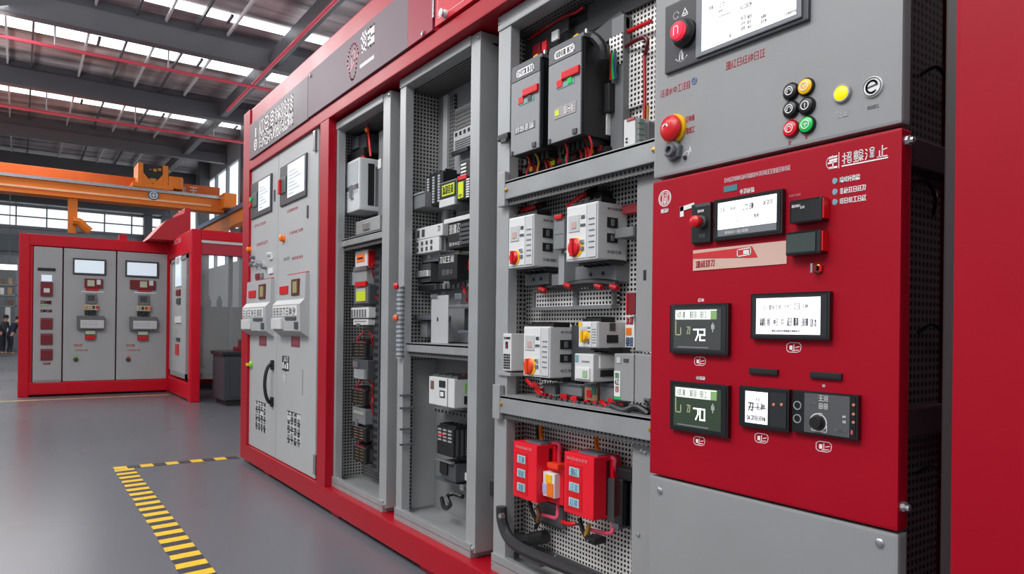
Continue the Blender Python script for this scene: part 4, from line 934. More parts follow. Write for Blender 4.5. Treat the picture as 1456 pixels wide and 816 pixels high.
d = Dev('support_ledge', 'grey ledge carrying the slim white module', 'bracket', (707, 726, 529, 534), .05, .14, GREYP, bev=.002)
d.box('gusset', MID, .1, .3, -6, 0, -.02, h0=-.1)
d = Dev('terminal_box', 'grey box with a coloured label strip, lower right corner of the middle bay', 'box', (873, 901, 503, 570), .07, .12, GREY, bev=.005)
d.box('label_strip', OFFW, .04, .35, .08, .62, .003); d.text('label_lettering', RINK, .08, .32, .18, .3, 1, 8, wt=.12, h=.004); d.text('label_lettering', INK, .08, .32, .34, .44, 1, 9, wt=.12, h=.004); d.text('label_lettering', mat('green_ink', (60, 130, 70), .5), .08, .32, .48, .58, 1, 10, wt=.12, h=.004); d.box('green_edge', GREEN, .04, .36, .02, .06, .003)
d.box('square_window', mat('rating_grey', (188, 190, 190), .35), .15, .35, .8, .92, .003); d.box('dark_window', DGREY, .5, .75, .83, .9, .003)
d = Dev('terminal_box', 'plain grey box with a small latch beside the labelled grey box', 'box', (902.5, 935, 504, 574), .07, .12, GREY, bev=.005)
d.box('latch', STEELD, .5, .75, .05, .12, .012, bev=.003); d.box('latch_key', INK, .58, .66, .03, .08, .016)
for px, m_, lab in (((771, 789, 546, 560), MID, 'grey relay under the big white breaker, left of three'), ((796, 827, 546, 562), MID, 'wide grey relay under the big white breaker, in the middle'), ((831, 849, 545, 570), mat('olive_red', (150, 120, 96), .5), 'mottled red and green relay under the small white breakers'), ((853, 872, 545, 572), MID, 'grey relay beside the labelled grey box')):
    d = Dev('relay', lab, 'relay', px, .13, .08, m_, bev=.004)
    d.box('red_foot', REDB, .1, .4, -.5, .05, .01, bev=.003); d.box('red_foot', REDB, .65, .85, -.7, .0, .01, bev=.003); d.box('cap', DGREY, .0, 1.0, .8, 1.0, .003)
    if 'mottled' in lab: d.box('red_print', REDB, .2, .6, .2, .6, .003); d.box('green_print', mat('sea_green', (50, 110, 90), .5), .6, .9, .4, .8, .003)
for i, (px, py) in enumerate(((762, 545), (764, 552), (778, 566), (800, 570), (815, 566), (848, 572), (858, 570), (752, 540), (870, 568))):
    o = wire('red_cable', [(px-3, py, .13), (px+2, py+6, .11), (px+8, py+9, .12), (px+14, py+8, .15)], .008, REDB); tag(o, 'short red cable hanging under the lower white breakers', 'cable', 'red cables under the lower white breakers')
d = Dev('terminal_strip', 'black strip of terminals along the lower shelf of the middle bay', 'terminal strip', (762, 905, 573, 579), .11, .05, BLACK, bev=.002)
d.many('terminal', DGREY, [(.02+.06*k, .06+.06*k, .1, 1.3) for k in range(16)], .008)
cable('dark cable lying over the right end of the lower shelf', [(870, 576, .1), (888, 583, .07), (905, 578, .07), (922, 588, .08)], .012, BLACK)

# --- bottom bay: red boxes
def redbox(label, px, seed):
    d = Dev('safety_relay', label, 'safety relay', px, .06, .13, REDSAT, bev=.004)
    d.box('top_slab', mat('slate_top', (90, 96, 106), .5), .3, .95, .2, .8, .006, 't', bev=.002)  # slate-coloured slab on the top face
    W, Hh = d.w, d.h
    d.many('front_panel', REDB, [(.1, .62, .08, .82)], .002)
    for k in range(3):
        l_ = d.box('screen_label', mat('cyan_label', (160, 196, 208), .45), .2, .54, .63-.25*k, .77-.25*k, .004)
        d.text('label_print', mat('teal_print', (96, 140, 158), .5), .24, .5, .65-.25*k, .75-.25*k, 2, seed+k, wt=.06, h=.005, par=l_)
    d.text('pink_lettering', mat('pink_ink', (250, 140, 150), .5), .1, .8, .89, .93, 7, seed, wt=.16, h=.002)
    d.box('side_slot', mat('slot_dark_red', (70, 6, 14), .5), .48, .62, .06, .93, .001, 'r'); d.box('side_rib', REDSAT, .66, .95, .02, .97, .012, 'r', bev=.004)
    return d
redbox('tall red module with three pale blue labels, left of the pair in the bottom bay', (730, 763, 630, 710), 51)
redbox('tall red module with three pale blue labels, right of the pair in the bottom bay', (802, 844, 646, 734), 61)
d = Dev('relay_socket', 'small red socket with a yellow and orange relay between the two tall red modules', 'relay', (779, 801, 660, 716), .12, .08, REDSAT, bev=.004)
d.box('relay_case', OFFW, .05, .8, .18, .8, .03, bev=.004); d.box('yellow_print', YEL, .25, .65, .55, .75, .033); d.box('orange_coil', ORANGE, .35, .75, .2, .55, .034, bev=.003); d.box('blue_print', mat('pale_blue_print', (170, 180, 220), .5), .05, .3, .25, .5, .033); d.box('red_cap', mat('bright_orange_red', (236, 60, 30), .4), .3, 1.0, .92, 1.06, .03, bev=.004)
d = Dev('heat_sink', 'black finned heat sink on the mesh at the right of the bottom bay', 'heat sink', (860, 873, 680, 741), .13, .09, DGREY, bev=.002)
d.many('fin', BLACK, [(-.15, .15, .02+.06*k, .05+.06*k) for k in range(16)], .01); d.box('black_body', BLACKG, 1.0, 1.9, -.05, 1.05, -.0, h0=-.08, bev=.006); d.box('rear_plate', DGREY, 2.1, 3.0, -.1, .98, -.03, h0=-.08); d.box('top_clamp', BLACK, 1.0, 2.6, 1.02, 1.3, -.01, h0=-.06, bev=.01); d.box('foot', STEELD, .9, 1.6, -.12, .0, .005, h0=-.06)
for lab, pts in (('pink cable looping over the left tall red module', [(768, 631, .15), (785, 630, .15), (795, 632, .15), (795, 645, .16), (795, 662, .17)]), ('pink cable looping under the left tall red module', [(765, 730, .15), (780, 734, .14), (791, 736, .14), (793, 725, .15), (793, 712, .16)]), ('pink cable looping over the right tall red module', [(848, 649, .15), (865, 650, .15), (874, 653, .15), (874, 668, .16), (875, 690, .17)]), ('pink cable looping under the right tall red module', [(836, 752, .15), (855, 757, .14), (870, 757, .14), (871, 742, .15), (871, 730, .16)])):
    cable(lab, pts, .008, PINK)
for lab, pts, m_ in (('orange cable coming down above the left tall red module', [(769, 600, .18), (769, 615, .17), (771, 628, .15)], ORANGE), ('orange cable coming down above the right tall red module', [(848, 616, .18), (848, 630, .17), (850, 642, .15)], ORANGE), ('black cable beside the orange one above the left tall red module', [(765, 600, .19), (765, 615, .18), (766, 626, .16)], BLACK),
    ('black lead hanging from the foot of the left tall red module', [(752, 712, .13), (757, 728, .13), (764, 742, .14), (762, 750, .15)], BLACK), ('black lead with a plug hanging from the foot of the right tall red module', [(824, 736, .13), (828, 752, .13), (834, 764, .13), (842, 768, .14)], BLACK), ('yellow and brown lead under the right tall red module', [(838, 744, .14), (835, 755, .13), (832, 764, .13)], mat('ochre_wire', (180, 140, 50), .5)), ('brown lead under the left tall red module', [(764, 720, .14), (766, 732, .13), (764, 742, .14)], mat('brown_wire', (130, 90, 60), .5)), ('short red cable under the small red socket', [(800, 742, .14), (810, 745, .13), (819, 744, .14)], REDB)):
    cable(lab, pts, .009, m_)
d = Dev('plug', 'small black plug at the end of the lead under the right red module', 'plug', (831, 846, 764, 773), .11, .06, BLACK, bev=.006)
d.box('pin', STEEL, .4, .5, .2, .6, .01)
d = Dev('wire_tray', 'dim grey plate behind the leads under the left tall red module', 'plate', (764, 800, 716, 746), .19, .02, MID, bev=.002)
d.box('lip', DGREY, 0, 1, -.02, .04, .01)
h1 = cable('thick black hose coming down the left post and curving along the bottom of the cabinet', [(713, 720, .03), (714, 740, .03), (722, 762, .03), (740, 779, .03), (775, 795, .03), (812, 810, .03), (850, 826, .03)], .024, HOSE, 'hose')
h2 = cable('shorter black hose bending right to end at the mesh near the bottom of the cabinet', [(721, 736, .12), (727, 754, .12), (738, 764, .13), (752, 766, .15), (774, 764, .17)], .02, HOSE, 'hose')
B().tube([onY(756, 766, .155), onY(776, 763, .17)], .03, 10, False).out('end_boot', BLACK, h2, smooth=True)
B().lathe(FY(.005), *FY(.005).c(716, 733), [(.012, 0), (.012, .02), (0, .024)], 8).out('hose_clip', STEEL, h1)
d = Dev('hose_mount', 'dark upright mount on the left post beside the thick hose', 'bracket', (697, 707, 682, 728), .075, .08, DGREY, bev=.004)
d.box('clip', BLACK, .2, .8, .5, .95, .012, bev=.004)
d = Dev('tray_cover', 'dull grey cover plate lying on the bottom tray beside the thick hose', 'plate', (738, 768, 788, 800), .045, .05, STEELD, bev=.003)
d.box('edge', MID, 0, 1, .9, 1.0, .003)
d = Dev('cable_bar', 'thin dark bar above the hose along the bottom of the mesh', 'bar', (744, 894, 800, 806), .2, .012, DGREY)
for u in (.1, .35): B().lathe(d.f, d.w*u, d.h*.5, [(.006, 0), (.006, .006), (0, .008)], 8).out('screw', STEEL, d.root)

# ================================================================== CONTROL CONSOLE
XK0, XK1 = F0.c(927, 450)[0], F0.c(1281.5, 450)[0]
ZR1 = F0.c(928, 260)[1]*.5+F0.c(1283, 181)[1]*.5; ZR0 = F0.c(928, 679)[1]*.55+F0.c(1287, 752)[1]*.45
K = thing('control_console', 'grey and red control console with screens, meters and push buttons', 'control console', ((XK0+XK1)/2, .2, Z_BASE))
TK = .042
B().box(XK0, XK1-.004, 0, TK, ZR1+.012, 2.635, .008).out('upper_panel', GREY, K, label='upper grey panel of the console')
B().box(XK0+.002, XK1, -.006, TK, ZR0+.004, ZR1, .007).out('red_panel', REDM, K, label='red middle panel of the console')
B().box(XK0, XK1, -.002, TK, Z_BASE+.005, ZR0-.003, .008).out('lower_cover', GREY, K, label='grey lower cover of the console')
ys = onX(1336, 400, XK1-.03).y
B().box(XK0+.01, XK1-.03, TK, ys, Z_BASE, 2.63).out('rear_housing', PF_K, K)
for z in (ZR1-.03, 1.05, Z_BASE+.03):
    B().box(XK1-.03, XK1-.005, TK+.01, ys+.1, z-.05, z+.02, .004).out('side_rail', mat('red_bounce_rail', (66, 46, 52), .35), K)  # plum tint paints the reflected red onto these black bars
for z, y_ in ((ZR1+.16, .2), (1.6, .14), (1.25, .2), (.9, .2)):
    B().tube([(XK1-.03, y_-.06, z), (XK1-.005, y_-.03, z+.02), (XK1, y_+.02, z-.01), (XK1-.03, y_+.08, z-.05)], .005, 6).out('side_cable', BLACKG, K, smooth=True)
B().box(XK1-.035, XK1+.05, .08, .3, .42, .45, .012).out('side_step', DGREY, K)
U = F0; RP = FY(-.006)
# --- main display
a0, a1 = U.c(949, 60)[0], U.c(1153, 20)[0]
b0 = (U.c(949, 105)[1]+U.c(1153, 31)[1])/2; b1 = U.c(949, 12)[1]
dsp = B().slab(U, a0, a1, b0, b1, -.001, .012, .004).out('display', BEZ, K, label='large white display in a charcoal surround')
UD = FY(-.012)
s0, s1 = UD.c(991, 60)[0], UD.c(1141, 20)[0]; sb = (UD.c(992, 83)[1]+UD.c(1140, 25)[1])/2
B().slab(UD, s0, s1, sb, b1-.012, -.001, .006, .003).out('screen_frame', SCRF, dsp)
e0, e1 = UD.c(1000, 60)[0], UD.c(1134, 20)[0]; eb = (UD.c(1000, 74)[1]+UD.c(1134, 21)[1])/2
B().slab(UD, e0, e1, eb, b1-.03, .002, .0075).out('screen', SCREEN, dsp)
UE = FY(-.0196)
b = B(); rng = random.Random(4)
def row(x0, x1, y, hp, n, fr=UE, bb=None, wt=.12): letters('x', fr, x0, x1, y, hp, n, None, None, rng.randrange(999), wt, b=bb)
for x0, x1, y, hp, n in ((1008, 1015, 11, 6, 1), (1021, 1031, 7, 5, 2), (1021, 1029, 15, 2.5, 3), (1053, 1069, 8, 5, 4), (1053, 1061, 25, 4, 2), (1063, 1070, 23, 4, 2), (1053, 1060, 33, 4, 2), (1062, 1069, 31, 4, 2), (1053, 1060, 40, 4, 2), (1063, 1069, 38, 4, 2), (1082, 1090, 23, 4, 3), (1082, 1090, 30, 4, 3), (1035, 1040, 51, 4, 1), (1114, 1132, 18, 3, 6)): row(x0, x1, y, hp, n, bb=b)
b.stroke(UE, UE.c(1022, 24), UE.c(1039, 17.5), .002); b.stroke(UE, UE.c(1012, 65), UE.c(1024, 60), .0015)
b.out('screen_lettering', GINK, dsp)
# red illuminated push button on the display's left field
a, bb = UD.c(975, 48)
k_ = B().lathe(UD, a, bb, [(.043, 0), (.043, .012), (.036, .018), (.034, .03), (.026, .031), (0, .031)], 28).out('button_collar', BLACK, dsp, smooth=True)
B().lathe(UD, a, bb, [(.028, .028), (.028, .038), (.024, .043), (0, .044)], 28).out('button_lens', REDG, dsp, smooth=True)
UL = FY(-.012-.0442); b = B(); b.poly(UL, [(a-.009, bb-.012), (a-.009, bb+.012), (a+.008, bb+.012), (a+.008, bb-.012)], .003); b.out('button_symbol', WINK, dsp)
b = B()
a, bb = UD.c(961.5, 22); b.poly(UD, [(a+.011*math.cos(t*.4+.3), bb+.011*math.sin(t*.4+.3)) for t in range(14)], .0028)
a, bb = UD.c(974, 17); b.poly(UD, [(a-.012, bb-.01), (a, bb+.012), (a+.012, bb-.01), (a-.012, bb-.01)], .0028); b.stroke(UD, (a-.004, bb-.004), (a+.004, bb-.004), .003)
a, bb = UD.c(969, 78)
b.poly(UD, [(a-.022+.0044*i, bb-.008-.012*math.sin(math.pi*i/10)) for i in range(11)], .003); b.poly(UD, [(a-.008, bb-.018), (a-.006, bb+.006), (a, bb+.016), (a+.006, bb+.006), (a+.006, bb-.018)], .003); b.stroke(UD, (a+.003, bb-.012), (a+.003, bb+.008), .005)
b.out('symbol_print', WINK, dsp)
B().px(U, 957, 984, 0, 6, 0, .003).out('name_strip', OFFW, dsp)
letters('name_lettering', U.off(.003), 958, 976, 3.5, 4, 6, INK, dsp, 3, .2)
# --- red lettering on the grey panel
letters('red_lettering', U, 1032, 1088, 84.5, 10, 7, RINK, K, 61, .08)
letters('red_lettering', U, 939, 982, 127, 9, 7, RINK, K, 62, .085)
a, bb = U.c(987, 115); B().ring(U, a, bb, .006, .011, 0, .002).disc(U, a, bb, .004, 0, .002).out('blue_ring', mat('slate_ink', (100, 120, 150), .5), K)
letters('red_lettering', U, 974.5, 987.5, 168.5, 7, 3, RINK, K, 63, .11)
letters('red_lettering', U, 975.5, 988, 185, 7, 3, RINK, K, 64, .11)
# --- emergency stop
a, bb = U.c(960, 184)
es = B().lathe(U, a, bb, [(.046, 0), (.046, .008), (.043, .012), (0, .012)], 32).out('emergency_stop', YEL, K, label='red mushroom button on a yellow disc', smooth=True)
B().lathe(U, a, bb, [(.026, .01), (.026, .014), (.039, .017), (.041, .022), (.036, .03), (.02, .036), (0, .038)], 32).out('mushroom_head', REDB, es, smooth=True)
b = B(); UM = FY(-.0385); b.poly(UM, [(a-.016, bb+.006), (a-.006, bb+.014), (a+.002, bb+.004)], .004, -.006, .001); b.out('arrow', WINK, es)
a, bb = U.c(960.5, 215)
g_ = B().lathe(U, a, bb, [(.033, 0), (.033, .016), (.029, .02)], 6, .3).out('cable_gland', STEELD, K, label='dull steel hexagonal gland')
B().lathe(U, a, bb, [(.021, .02), (.021, .028), (.017, .033), (.011, .033), (.011, .022), (0, .022)], 20).out('gland_sleeve', STEELD, g_, smooth=True)
b = B(); a, bb = U.c(977, 219); b.poly(U, [(a-.012, bb-.008), (a-.012, bb+.004), (a+.006, bb+.01), (a+.006, bb-.004)], .002); b.poly(U, [(a+.008, bb+.004), (a+.012, bb+.022), (a+.015, bb+.004)], .002); b.out('gland_symbol', WINK, K)
B().disc(U, *U.c(974.5, 224), .006, 0, .006, seg=12).out('locating_pin', INK, K)
# --- push buttons
for px, py, m_, lab in ((1125, 130.5, BLACK, 'black'), (1146.5, 124, mat('amber_lens', (236, 176, 20), .35, emit=.2), 'yellow'), (1125, 156, BLACK, 'black'), (1147.5, 151, BLACK, 'black'), (1125, 183.5, mat('red_lens', (208, 20, 40), .3, emit=.2), 'red'), (1148, 178, GREEN, 'green')):
    a, bb = U.c(px+1, py)
    o = B().lathe(U, a, bb, [(.0235, 0), (.0235, .006), (.021, .01), (.0205, .008), (.0195, .008)], 28).out('push_button', BLACK if lab != 'red' else mat('red_rim', (150, 20, 34), .4), K, label=lab+' round push button', smooth=True)
    B().lathe(U, a, bb, [(.0195, .006), (.0195, .011), (.016, .0135), (0, .014)], 28).out('button_lens', m_, o, smooth=True)
    b = B(); f = FY(-.0141); rng2 = random.Random(int(px*10+py))
    b.ring(f, a, bb, .0095, .0118, 0, .001, 20); k = rng2.randrange(3)
    if k == 0: b.stroke(f, (a, bb-.005), (a, bb+.005), .002)
    elif k == 1: b.poly(f, [(a-.005, bb-.004), (a-.005, bb+.005), (a+.005, bb+.005), (a+.005, bb-.001)], .002)
    else: b.poly(f, [(a-.005, bb), (a, bb+.005), (a+.005, bb)], .002); b.stroke(f, (a, bb-.005), (a, bb+.004), .002)
    b.out('button_symbol', WINK, o)
for px, py in ((1123, 203), (1146.5, 195)):
    letters('red_mark', U, px-2, px+2, py, 4, 1, RINK, K, 3, .2)
a, bb = U.c(1198.5, 133)
o = B().lathe(U, a, bb, [(.0235, 0), (.0235, .006), (.0215, .009), (.019, .009), (.019, .004)], 28).out('indicator_lamp', mat('lamp_ring', (170, 172, 178), .35, metal=.4), K, label='yellow round lamp in a grey ring', smooth=True)
B().lathe(U, a-.001, bb, [(.0185, .002), (.0185, .008), (.014, .011), (0, .012)], 28).out('lamp_lens', YELG, o, smooth=True)
letters('faint_lettering', U, 1188, 1206, 162, 9, 3, mat('faint_ink', (186, 188, 190), .5), K, 8, .1)
a, bb = U.c(1241.5, 124)
o = B().lathe(U, a, bb, [(.025, 0), (.025, .004), (.023, .006), (0, .006)], 28).out('round_badge', OFFW, K, label='white round badge with a curled mark', smooth=True)
f = FY(-.0062); b = B(); q = [(a+.013*math.cos(t), bb+.013*math.sin(t)*1.1) for t in [i*.3 for i in range(1, 19)]]
b.poly(f, q, .0045); b.poly(f, [(a-.012, bb-.001), (a+.012, bb+.003)], .004); b.ring(f, a, bb, .0205, .0225, 0, .001); b.out('badge_mark', DGREY, o)
letters('faint_lettering', U, 1233, 1250, 152, 4, 4, GINK, K, 18, .16)
# --- red panel
a, bb = RP.c(945.5, 282); b = B()
b.ring(RP, a, bb, .0235, .0262, 0, .001); b.ring(RP, a, bb, .019, .0205, 0, .001)
for dx in (-.010, -.004, .004, .010): b.stroke(RP, (a+dx, bb-.014), (a+dx, bb+.014), .0024)
b.stroke(RP, (a-.004, bb-.002), (a+.01, bb-.002), .0024); b.stroke(RP, (a, bb-.018), (a, bb-.008), .0024)
b.out('round_emblem', WINK, K); letters('emblem_lettering', RP, 940, 951, 299.5, 5, 4, WINK, K, 12, .2)
letters('white_lettering', RP, 1030, 1124, 247.5, 6, 24, mat('dull_white_ink', (214, 176, 182), .5), K, 71, .15)
B().px(RP, 1029.5, 1048.5, 263.5, 272, 0, .0015).out('teal_plate', TEALD, K)
letters('white_lettering', RP, 1052, 1073, 271, 6, 4, WINK, K, 72, .16)
a0, a1, b0, b1 = RP.r(987, 1014.5, 289.5, 346)
sm = B().slab(RP, a0, a1, b0, b1, -.001, .014, .004).out('stop_station', BLACK, K, label='black plate with a red button')
R2 = FY(-.02); a, bb = R2.c(998, 316)
B().lathe(R2, a, bb, [(.02, 0), (.02, .008), (.016, .012), (.016, .022)], 24).out('button_collar', DGREY, sm, smooth=True)
B().lathe(R2, a, bb, [(.016, .018), (.018, .024), (.017, .036), (.01, .041), (0, .042)], 24).out('button_head', REDB, sm, smooth=True)
letters('lettering', R2, 992, 1001, 300, 3, 4, WINK, sm, 5, .2); letters('lettering', R2, 994, 1003, 335, 5, 2, GINK, sm, 6, .14); letters('lettering', R2, 989, 1010, 291.8, 2.6, 8, GINK, sm, 7, .2)
b = B(); p = [RP.c(*q_) for q_ in ((970, 305), (970, 297), (985, 292))]
b.poly(RP, p, .014, 0, .002); b.out('white_bracket', OFFW, K)
def screenbox(name, label, x0, x1, yl0, yl1, yr0, yr1, h=.016, m=BLACKG):
    a0, a1 = RP.c(x0, (yl0+yl1)/2)[0], RP.c(x1, (yr0+yr1)/2)[0]
    b1 = (RP.c(x0, yl0)[1]+RP.c(x1, yr0)[1])/2; b0 = (RP.c(x0, yl1)[1]+RP.c(x1, yr1)[1])/2
    o = B().slab(RP, a0, a1, b0, b1, -.001, h, .004).out(name, m, K, label=label)
    B().slab(RP, a0+.006, a1-.006, b0+.006, b1-.006, h-.002, h+.002, .002).out('bezel', m, o)
    f = Fr((a0, -.006-h-.002, b0), (1, 0, 0), (0, 0, 1)); f.W, f.H = a1-a0, b1-b0; return o, f
def sub(f, o, name, m, u0, u1, v0, v1, h0=-.002, h1=.001, bev=0): return B().slab(f, u0*f.W, u1*f.W, v0*f.H, v1*f.H, h0, h1, bev).out(name, m, o)
def ftext(f, o, name, m, u0, u1, v0, v1, n, seed, wt=.12, h=.001):
    b = B(); rng = random.Random(seed); cw = (u1-u0)*f.W/n; g = f.off(h)
    for i in range(n): glyph(b, g, u0*f.W+cw*(i+.1), v0*f.H, cw*.8, (v1-v0)*f.H, rng, wt*(v1-v0)*f.H, .0001, .0008)
    return b.out(name, m, o)
def digits(f, o, s_, u0, u1, v0, v1, m, w=.006, h=.001):
    b = B(); g = f.off(h); cw = (u1-u0)/len(s_)
    for i, ch in enumerate(s_):
        b.poly(g, [((u0+cw*(i+.08+.75*p[0]))*f.W, (v0+(v1-v0)*p[1])*f.H) for p in SEG7[ch]], w)
    return b.out('digits', m, o)
o, f = screenbox('display', 'wide white display at the top of the red panel', 1018.5, 1117.5, 286, 343, 268.5, 334)
sub(f, o, 'screen', SCREEN, .09, .93, .26, .9); sub(f, o, 'lower_strip', SCRF, .09, .93, .1, .25)
for u0, u1, v0, v1, n, s_ in ((.12, .2, .68, .77, 2, 1), (.28, .36, .68, .77, 2, 2), (.46, .54, .73, .78, 3, 3), (.46, .54, .64, .69, 3, 9), (.55, .62, .66, .78, 2, 4), (.74, .88, .7, .79, 3, 5), (.62, .7, .44, .52, 2, 6), (.36, .44, .40, .44, 3, 7)): ftext(f, o, 'screen_lettering', GINK, u0, u1, v0, v1, n, s_)
ftext(f, o, 'strip_lettering', OFFW, .2, .55, .14, .2, 12, 8, .2)
for px, lab, gl in (((1122.5, 1168, 282, 316), 'upper black block with a red side', False), ((1117, 1166.5, 328, 362), 'lower glossy black block with a red side', True)):
    hh = .03; f2 = FY(-.006-hh); a0, a1, b0, b1 = f2.r(*px)
    o = B().slab(RP, a0, a1, b0, b1, -.001, hh, .005).out('switch_block', BLACKG, K, label=lab)
    B().slab(RP, a1-.003, a1+.004, b0+.006, b1-.004, 0, hh-.004, .002).out('red_side', REDB, o)
    if not gl:
        b = B(); letters('x', f2, 1126, 1138, 293, 3.5, 6, None, None, 3, .2, b=b); letters('x', f2, 1138, 1144, 294.5, 3, 3, None, None, 4, .2, b=b); b.out('lettering', WINK, o)
    else:
        B().slab(f2, a0+.004, a1-.012, b0+.006, b1-.006, -.001, .004, .003).out('clear_cover', mat('smoked_cover', (70, 84, 80), .1, alpha=.6, coat=.8), o)
letters('faint_lettering', RP, 1122, 1139, 277.5, 3, 5, mat('rose_ink', (206, 110, 126), .5), K, 9, .2)
# strip with the stepped red band
aL, aR = RP.c(986, 370)[0], RP.c(1119, 358)[0]; bT = (RP.c(986, 357)[1]+RP.c(1119, 341)[1])/2; bB = (RP.c(986, 386)[1]+RP.c(1119, 374)[1])/2
o = B().slab(RP, aL, aR, bB, bT, 0, .002).out('name_strip', BEIGE, K, label='beige strip with a red band along its upper left')
W_, H_ = aR-aL, bT-bB
B().prism(RP, [(aL, bT-.4*H_), (aL+.72*W_, bT-.62*H_), (aL+.66*W_, bT-.1*H_), (aL, bT-.01)], .0012, .003).out('red_band', mat('band_red', (196, 40, 48), .5), o)
R3 = FY(-.0092); b = B(); x0, x1 = aL+.51*W_, aL+.65*W_
b.poly(R3, [(x0, bT-.5*H_), (x0, bT-.2*H_), (x1, bT-.15*H_), (x1, bT-.45*H_), (x0, bT-.5*H_)], .003); b.slab(R3, x0+.02, x1-.006, bT-.42*H_, bT-.24*H_, 0, .0006); b.out('white_tag', OFFW, o)
letters('red_lettering', FY(-.0082), 989, 1017, 375, 8, 4, RINK, o, 33, .12)
# keyhole
a, bb = RP.c(1163, 382)
o = B().lathe(RP, a, bb, [(.012, 0), (.012, .006), (.008, .008), (0, .008)], 16).out('key_switch', BRASS, K)
B().slab(RP, a-.003, a+.003, bb-.012, bb+.012, .006, .03, .001).out('key', STEEL, o); B().slab(RP, a-.002, a+.014, bb-.008, bb+.008, .002, .008, .001).out('red_tag', REDB, o)
# title
b = B(); a0, a1, b0, b1 = RP.r(1175, 1191, 222, 240); w, hh = a1-a0, b1-b0
q = [(a0+w*.5+.5*w*math.cos(t), b0+hh*.5+.5*hh*math.sin(t)) for t in [math.pi*.6+i*.25 for i in range(13)]]
b.poly(RP, q, .0015); b.stroke(RP, (a0+.2*w, b1-.12*hh), (a1-.1*w, b1-.08*hh), .004); b.stroke(RP, (a0+.35*w, b1-.34*hh), (a1-.1*w, b1-.3*hh), .005); b.stroke(RP, (a0+.2*w, b1-.52*hh), (a1-.1*w, b1-.48*hh), .004)
b.stroke(RP, (a0+.6*w, b0+.1*hh), (a0+.6*w, b1-.5*hh), .0025); b.stroke(RP, (a0+.3*w, b0+.08*hh), (a1-.1*w, b0+.08*hh), .005); b.stroke(RP, (a0+.55*w, b1), (a0+.62*w, b1-.06*hh), .003)
b.out('pill_emblem', WINK, K)
a, bb = RP.c(1193, 228); B().slab(RP, a-.0008, a+.0008, bb-.02, bb+.02, 0, .001).out('title_divider', WINK, K)
letters('title_lettering', RP, 1197, 1263, 219.5, 15, 4, WINK, K, 5, .085, specs=[
    [('shou', 0, .42, 0, 1), ('dao', .48, 1, .55, 1), ('ri', .52, 1, 0, .48)], [('tian', 0, .45, .35, 1), ('ri', .52, 1, .5, 1), ('mu4', .5, 1, 0, .5), ('gong', 0, .45, 0, .25)],
    [('shui', 0, .3, 0, 1), ('mu', .4, 1, .25, 1), ('tian', .45, .95, .1, .6)], [('zhi', .05, 1, 0, 1)]])
a0, a1, b0, b1 = RP.r(1197, 1263, 229, 231); B().slab(RP, a0, a1, b0, b0+.003, 0, .001).out('title_underline', WINK, K)
for py, x1, n, s_, ty in ((257, 1223, 5, 81, 253.5), (272.5, 1232, 6, 82, 269), (287, 1232, 6, 83, 283.5)):
    a, bb = RP.c(1187.5, py); b = B()
    b.prism(RP, [(a-.007+.007*(1+math.cos(t)), bb+.0085*math.sin(t)*(1 if math.cos(t) < 0 else .8)) for t in [i*math.pi/8 for i in range(16)]], 0, .0012)
    b.out('bullet_mark', TEAL, K)
    letters('white_lettering', RP, 1194, x1, ty, 7, n, WINK, K, s_, .16)
# meters
def meter(label, x0, x1, l0, l1, r0, r1, s_, green):
    o, f = screenbox('panel_meter', label, x0, x1, l0, l1, r0, r1)
    sub(f, o, 'screen', SCREENG if green else SCREEND, .09, .9, .1, .9)
    sub(f, o, 'screen_bar', mat('pale_bar', (224, 232, 220), .3, emit=.7), .12, .83, .69, .88, .0005, .0013)
    for u0, u1 in ((.15, .3), (.38, .5), (.55, .68)): ftext(f, o, 'bar_lettering', GINK, u0, u1, .73, .84, 2, int(u0*100), .08, .0014)
    sub(f, o, 'bar_tile', mat('green_tile', (126, 160, 104), .4, emit=.3), .73, .83, .69, .86, .0008, .0017)
    digits(f, o, s_, .44, .66, .28, .49, SCREEN, .0042)
    b = B(); g = f.off(.001); b.poly(g, [(.13*f.W, .66*f.H), (.13*f.W, .38*f.H), (.22*f.W, .38*f.H), (.22*f.W, .52*f.H)], .003); b.out('screen_line', mat('dim_olive', (170, 176, 140), .4, emit=.2), o)
    ftext(f, o, 'screen_lettering', mat('dim_olive', (170, 176, 140), .4, emit=.2), .32, .4, .4, .54, 1, 3); ftext(f, o, 'screen_lettering', OFFW, .74, .8, .45, .62, 1, 7, .08)
    sub(f, o, 'screen_foot', GINK, .16, .7, .125, .15, .0005, .0013)
meter('square dark meter reading 72', 957, 1040, 433, 502, 431, 505.5, '72', False)
meter('square dark meter reading 70', 957, 1040, 541, 611, 547, 621, '70', True)
o, f = screenbox('display', 'wide white text display in a black surround, right of the meters', 1072, 1184.5, 418, 482, 414, 483.5)
sub(f, o, 'screen', SCREEN, .09, .9, .11, .89)
for u0, u1, v0, v1, n, s_ in ((.18, .42, .64, .74, 6, 1), (.46, .56, .66, .74, 3, 2), (.58, .66, .64, .76, 2, 3), (.68, .76, .66, .74, 2, 4), (.14, .22, .3, .45, 3, 5), (.24, .28, .3, .45, 1, 6), (.32, .38, .3, .44, 2, 7), (.42, .46, .32, .44, 1, 8), (.5, .56, .3, .46, 2, 9), (.58, .64, .3, .46, 2, 10), (.68, .76, .3, .44, 2, 11), (.78, .86, .28, .42, 2, 12)): ftext(f, o, 'screen_lettering', DGREY if s_ > 2 else GINK, u0, u1, v0, v1, n, s_, .075)
ftext(f, o, 'screen_lettering', INK, .3, .66, .165, .2, 14, 22, .2)
o, f = screenbox('panel_meter', 'small black meter with a tall white screen', 1055.5, 1127, 548, 607, 552.5, 612.5)
sub(f, o, 'screen', SCREEN, .15, .6, .12, .88)
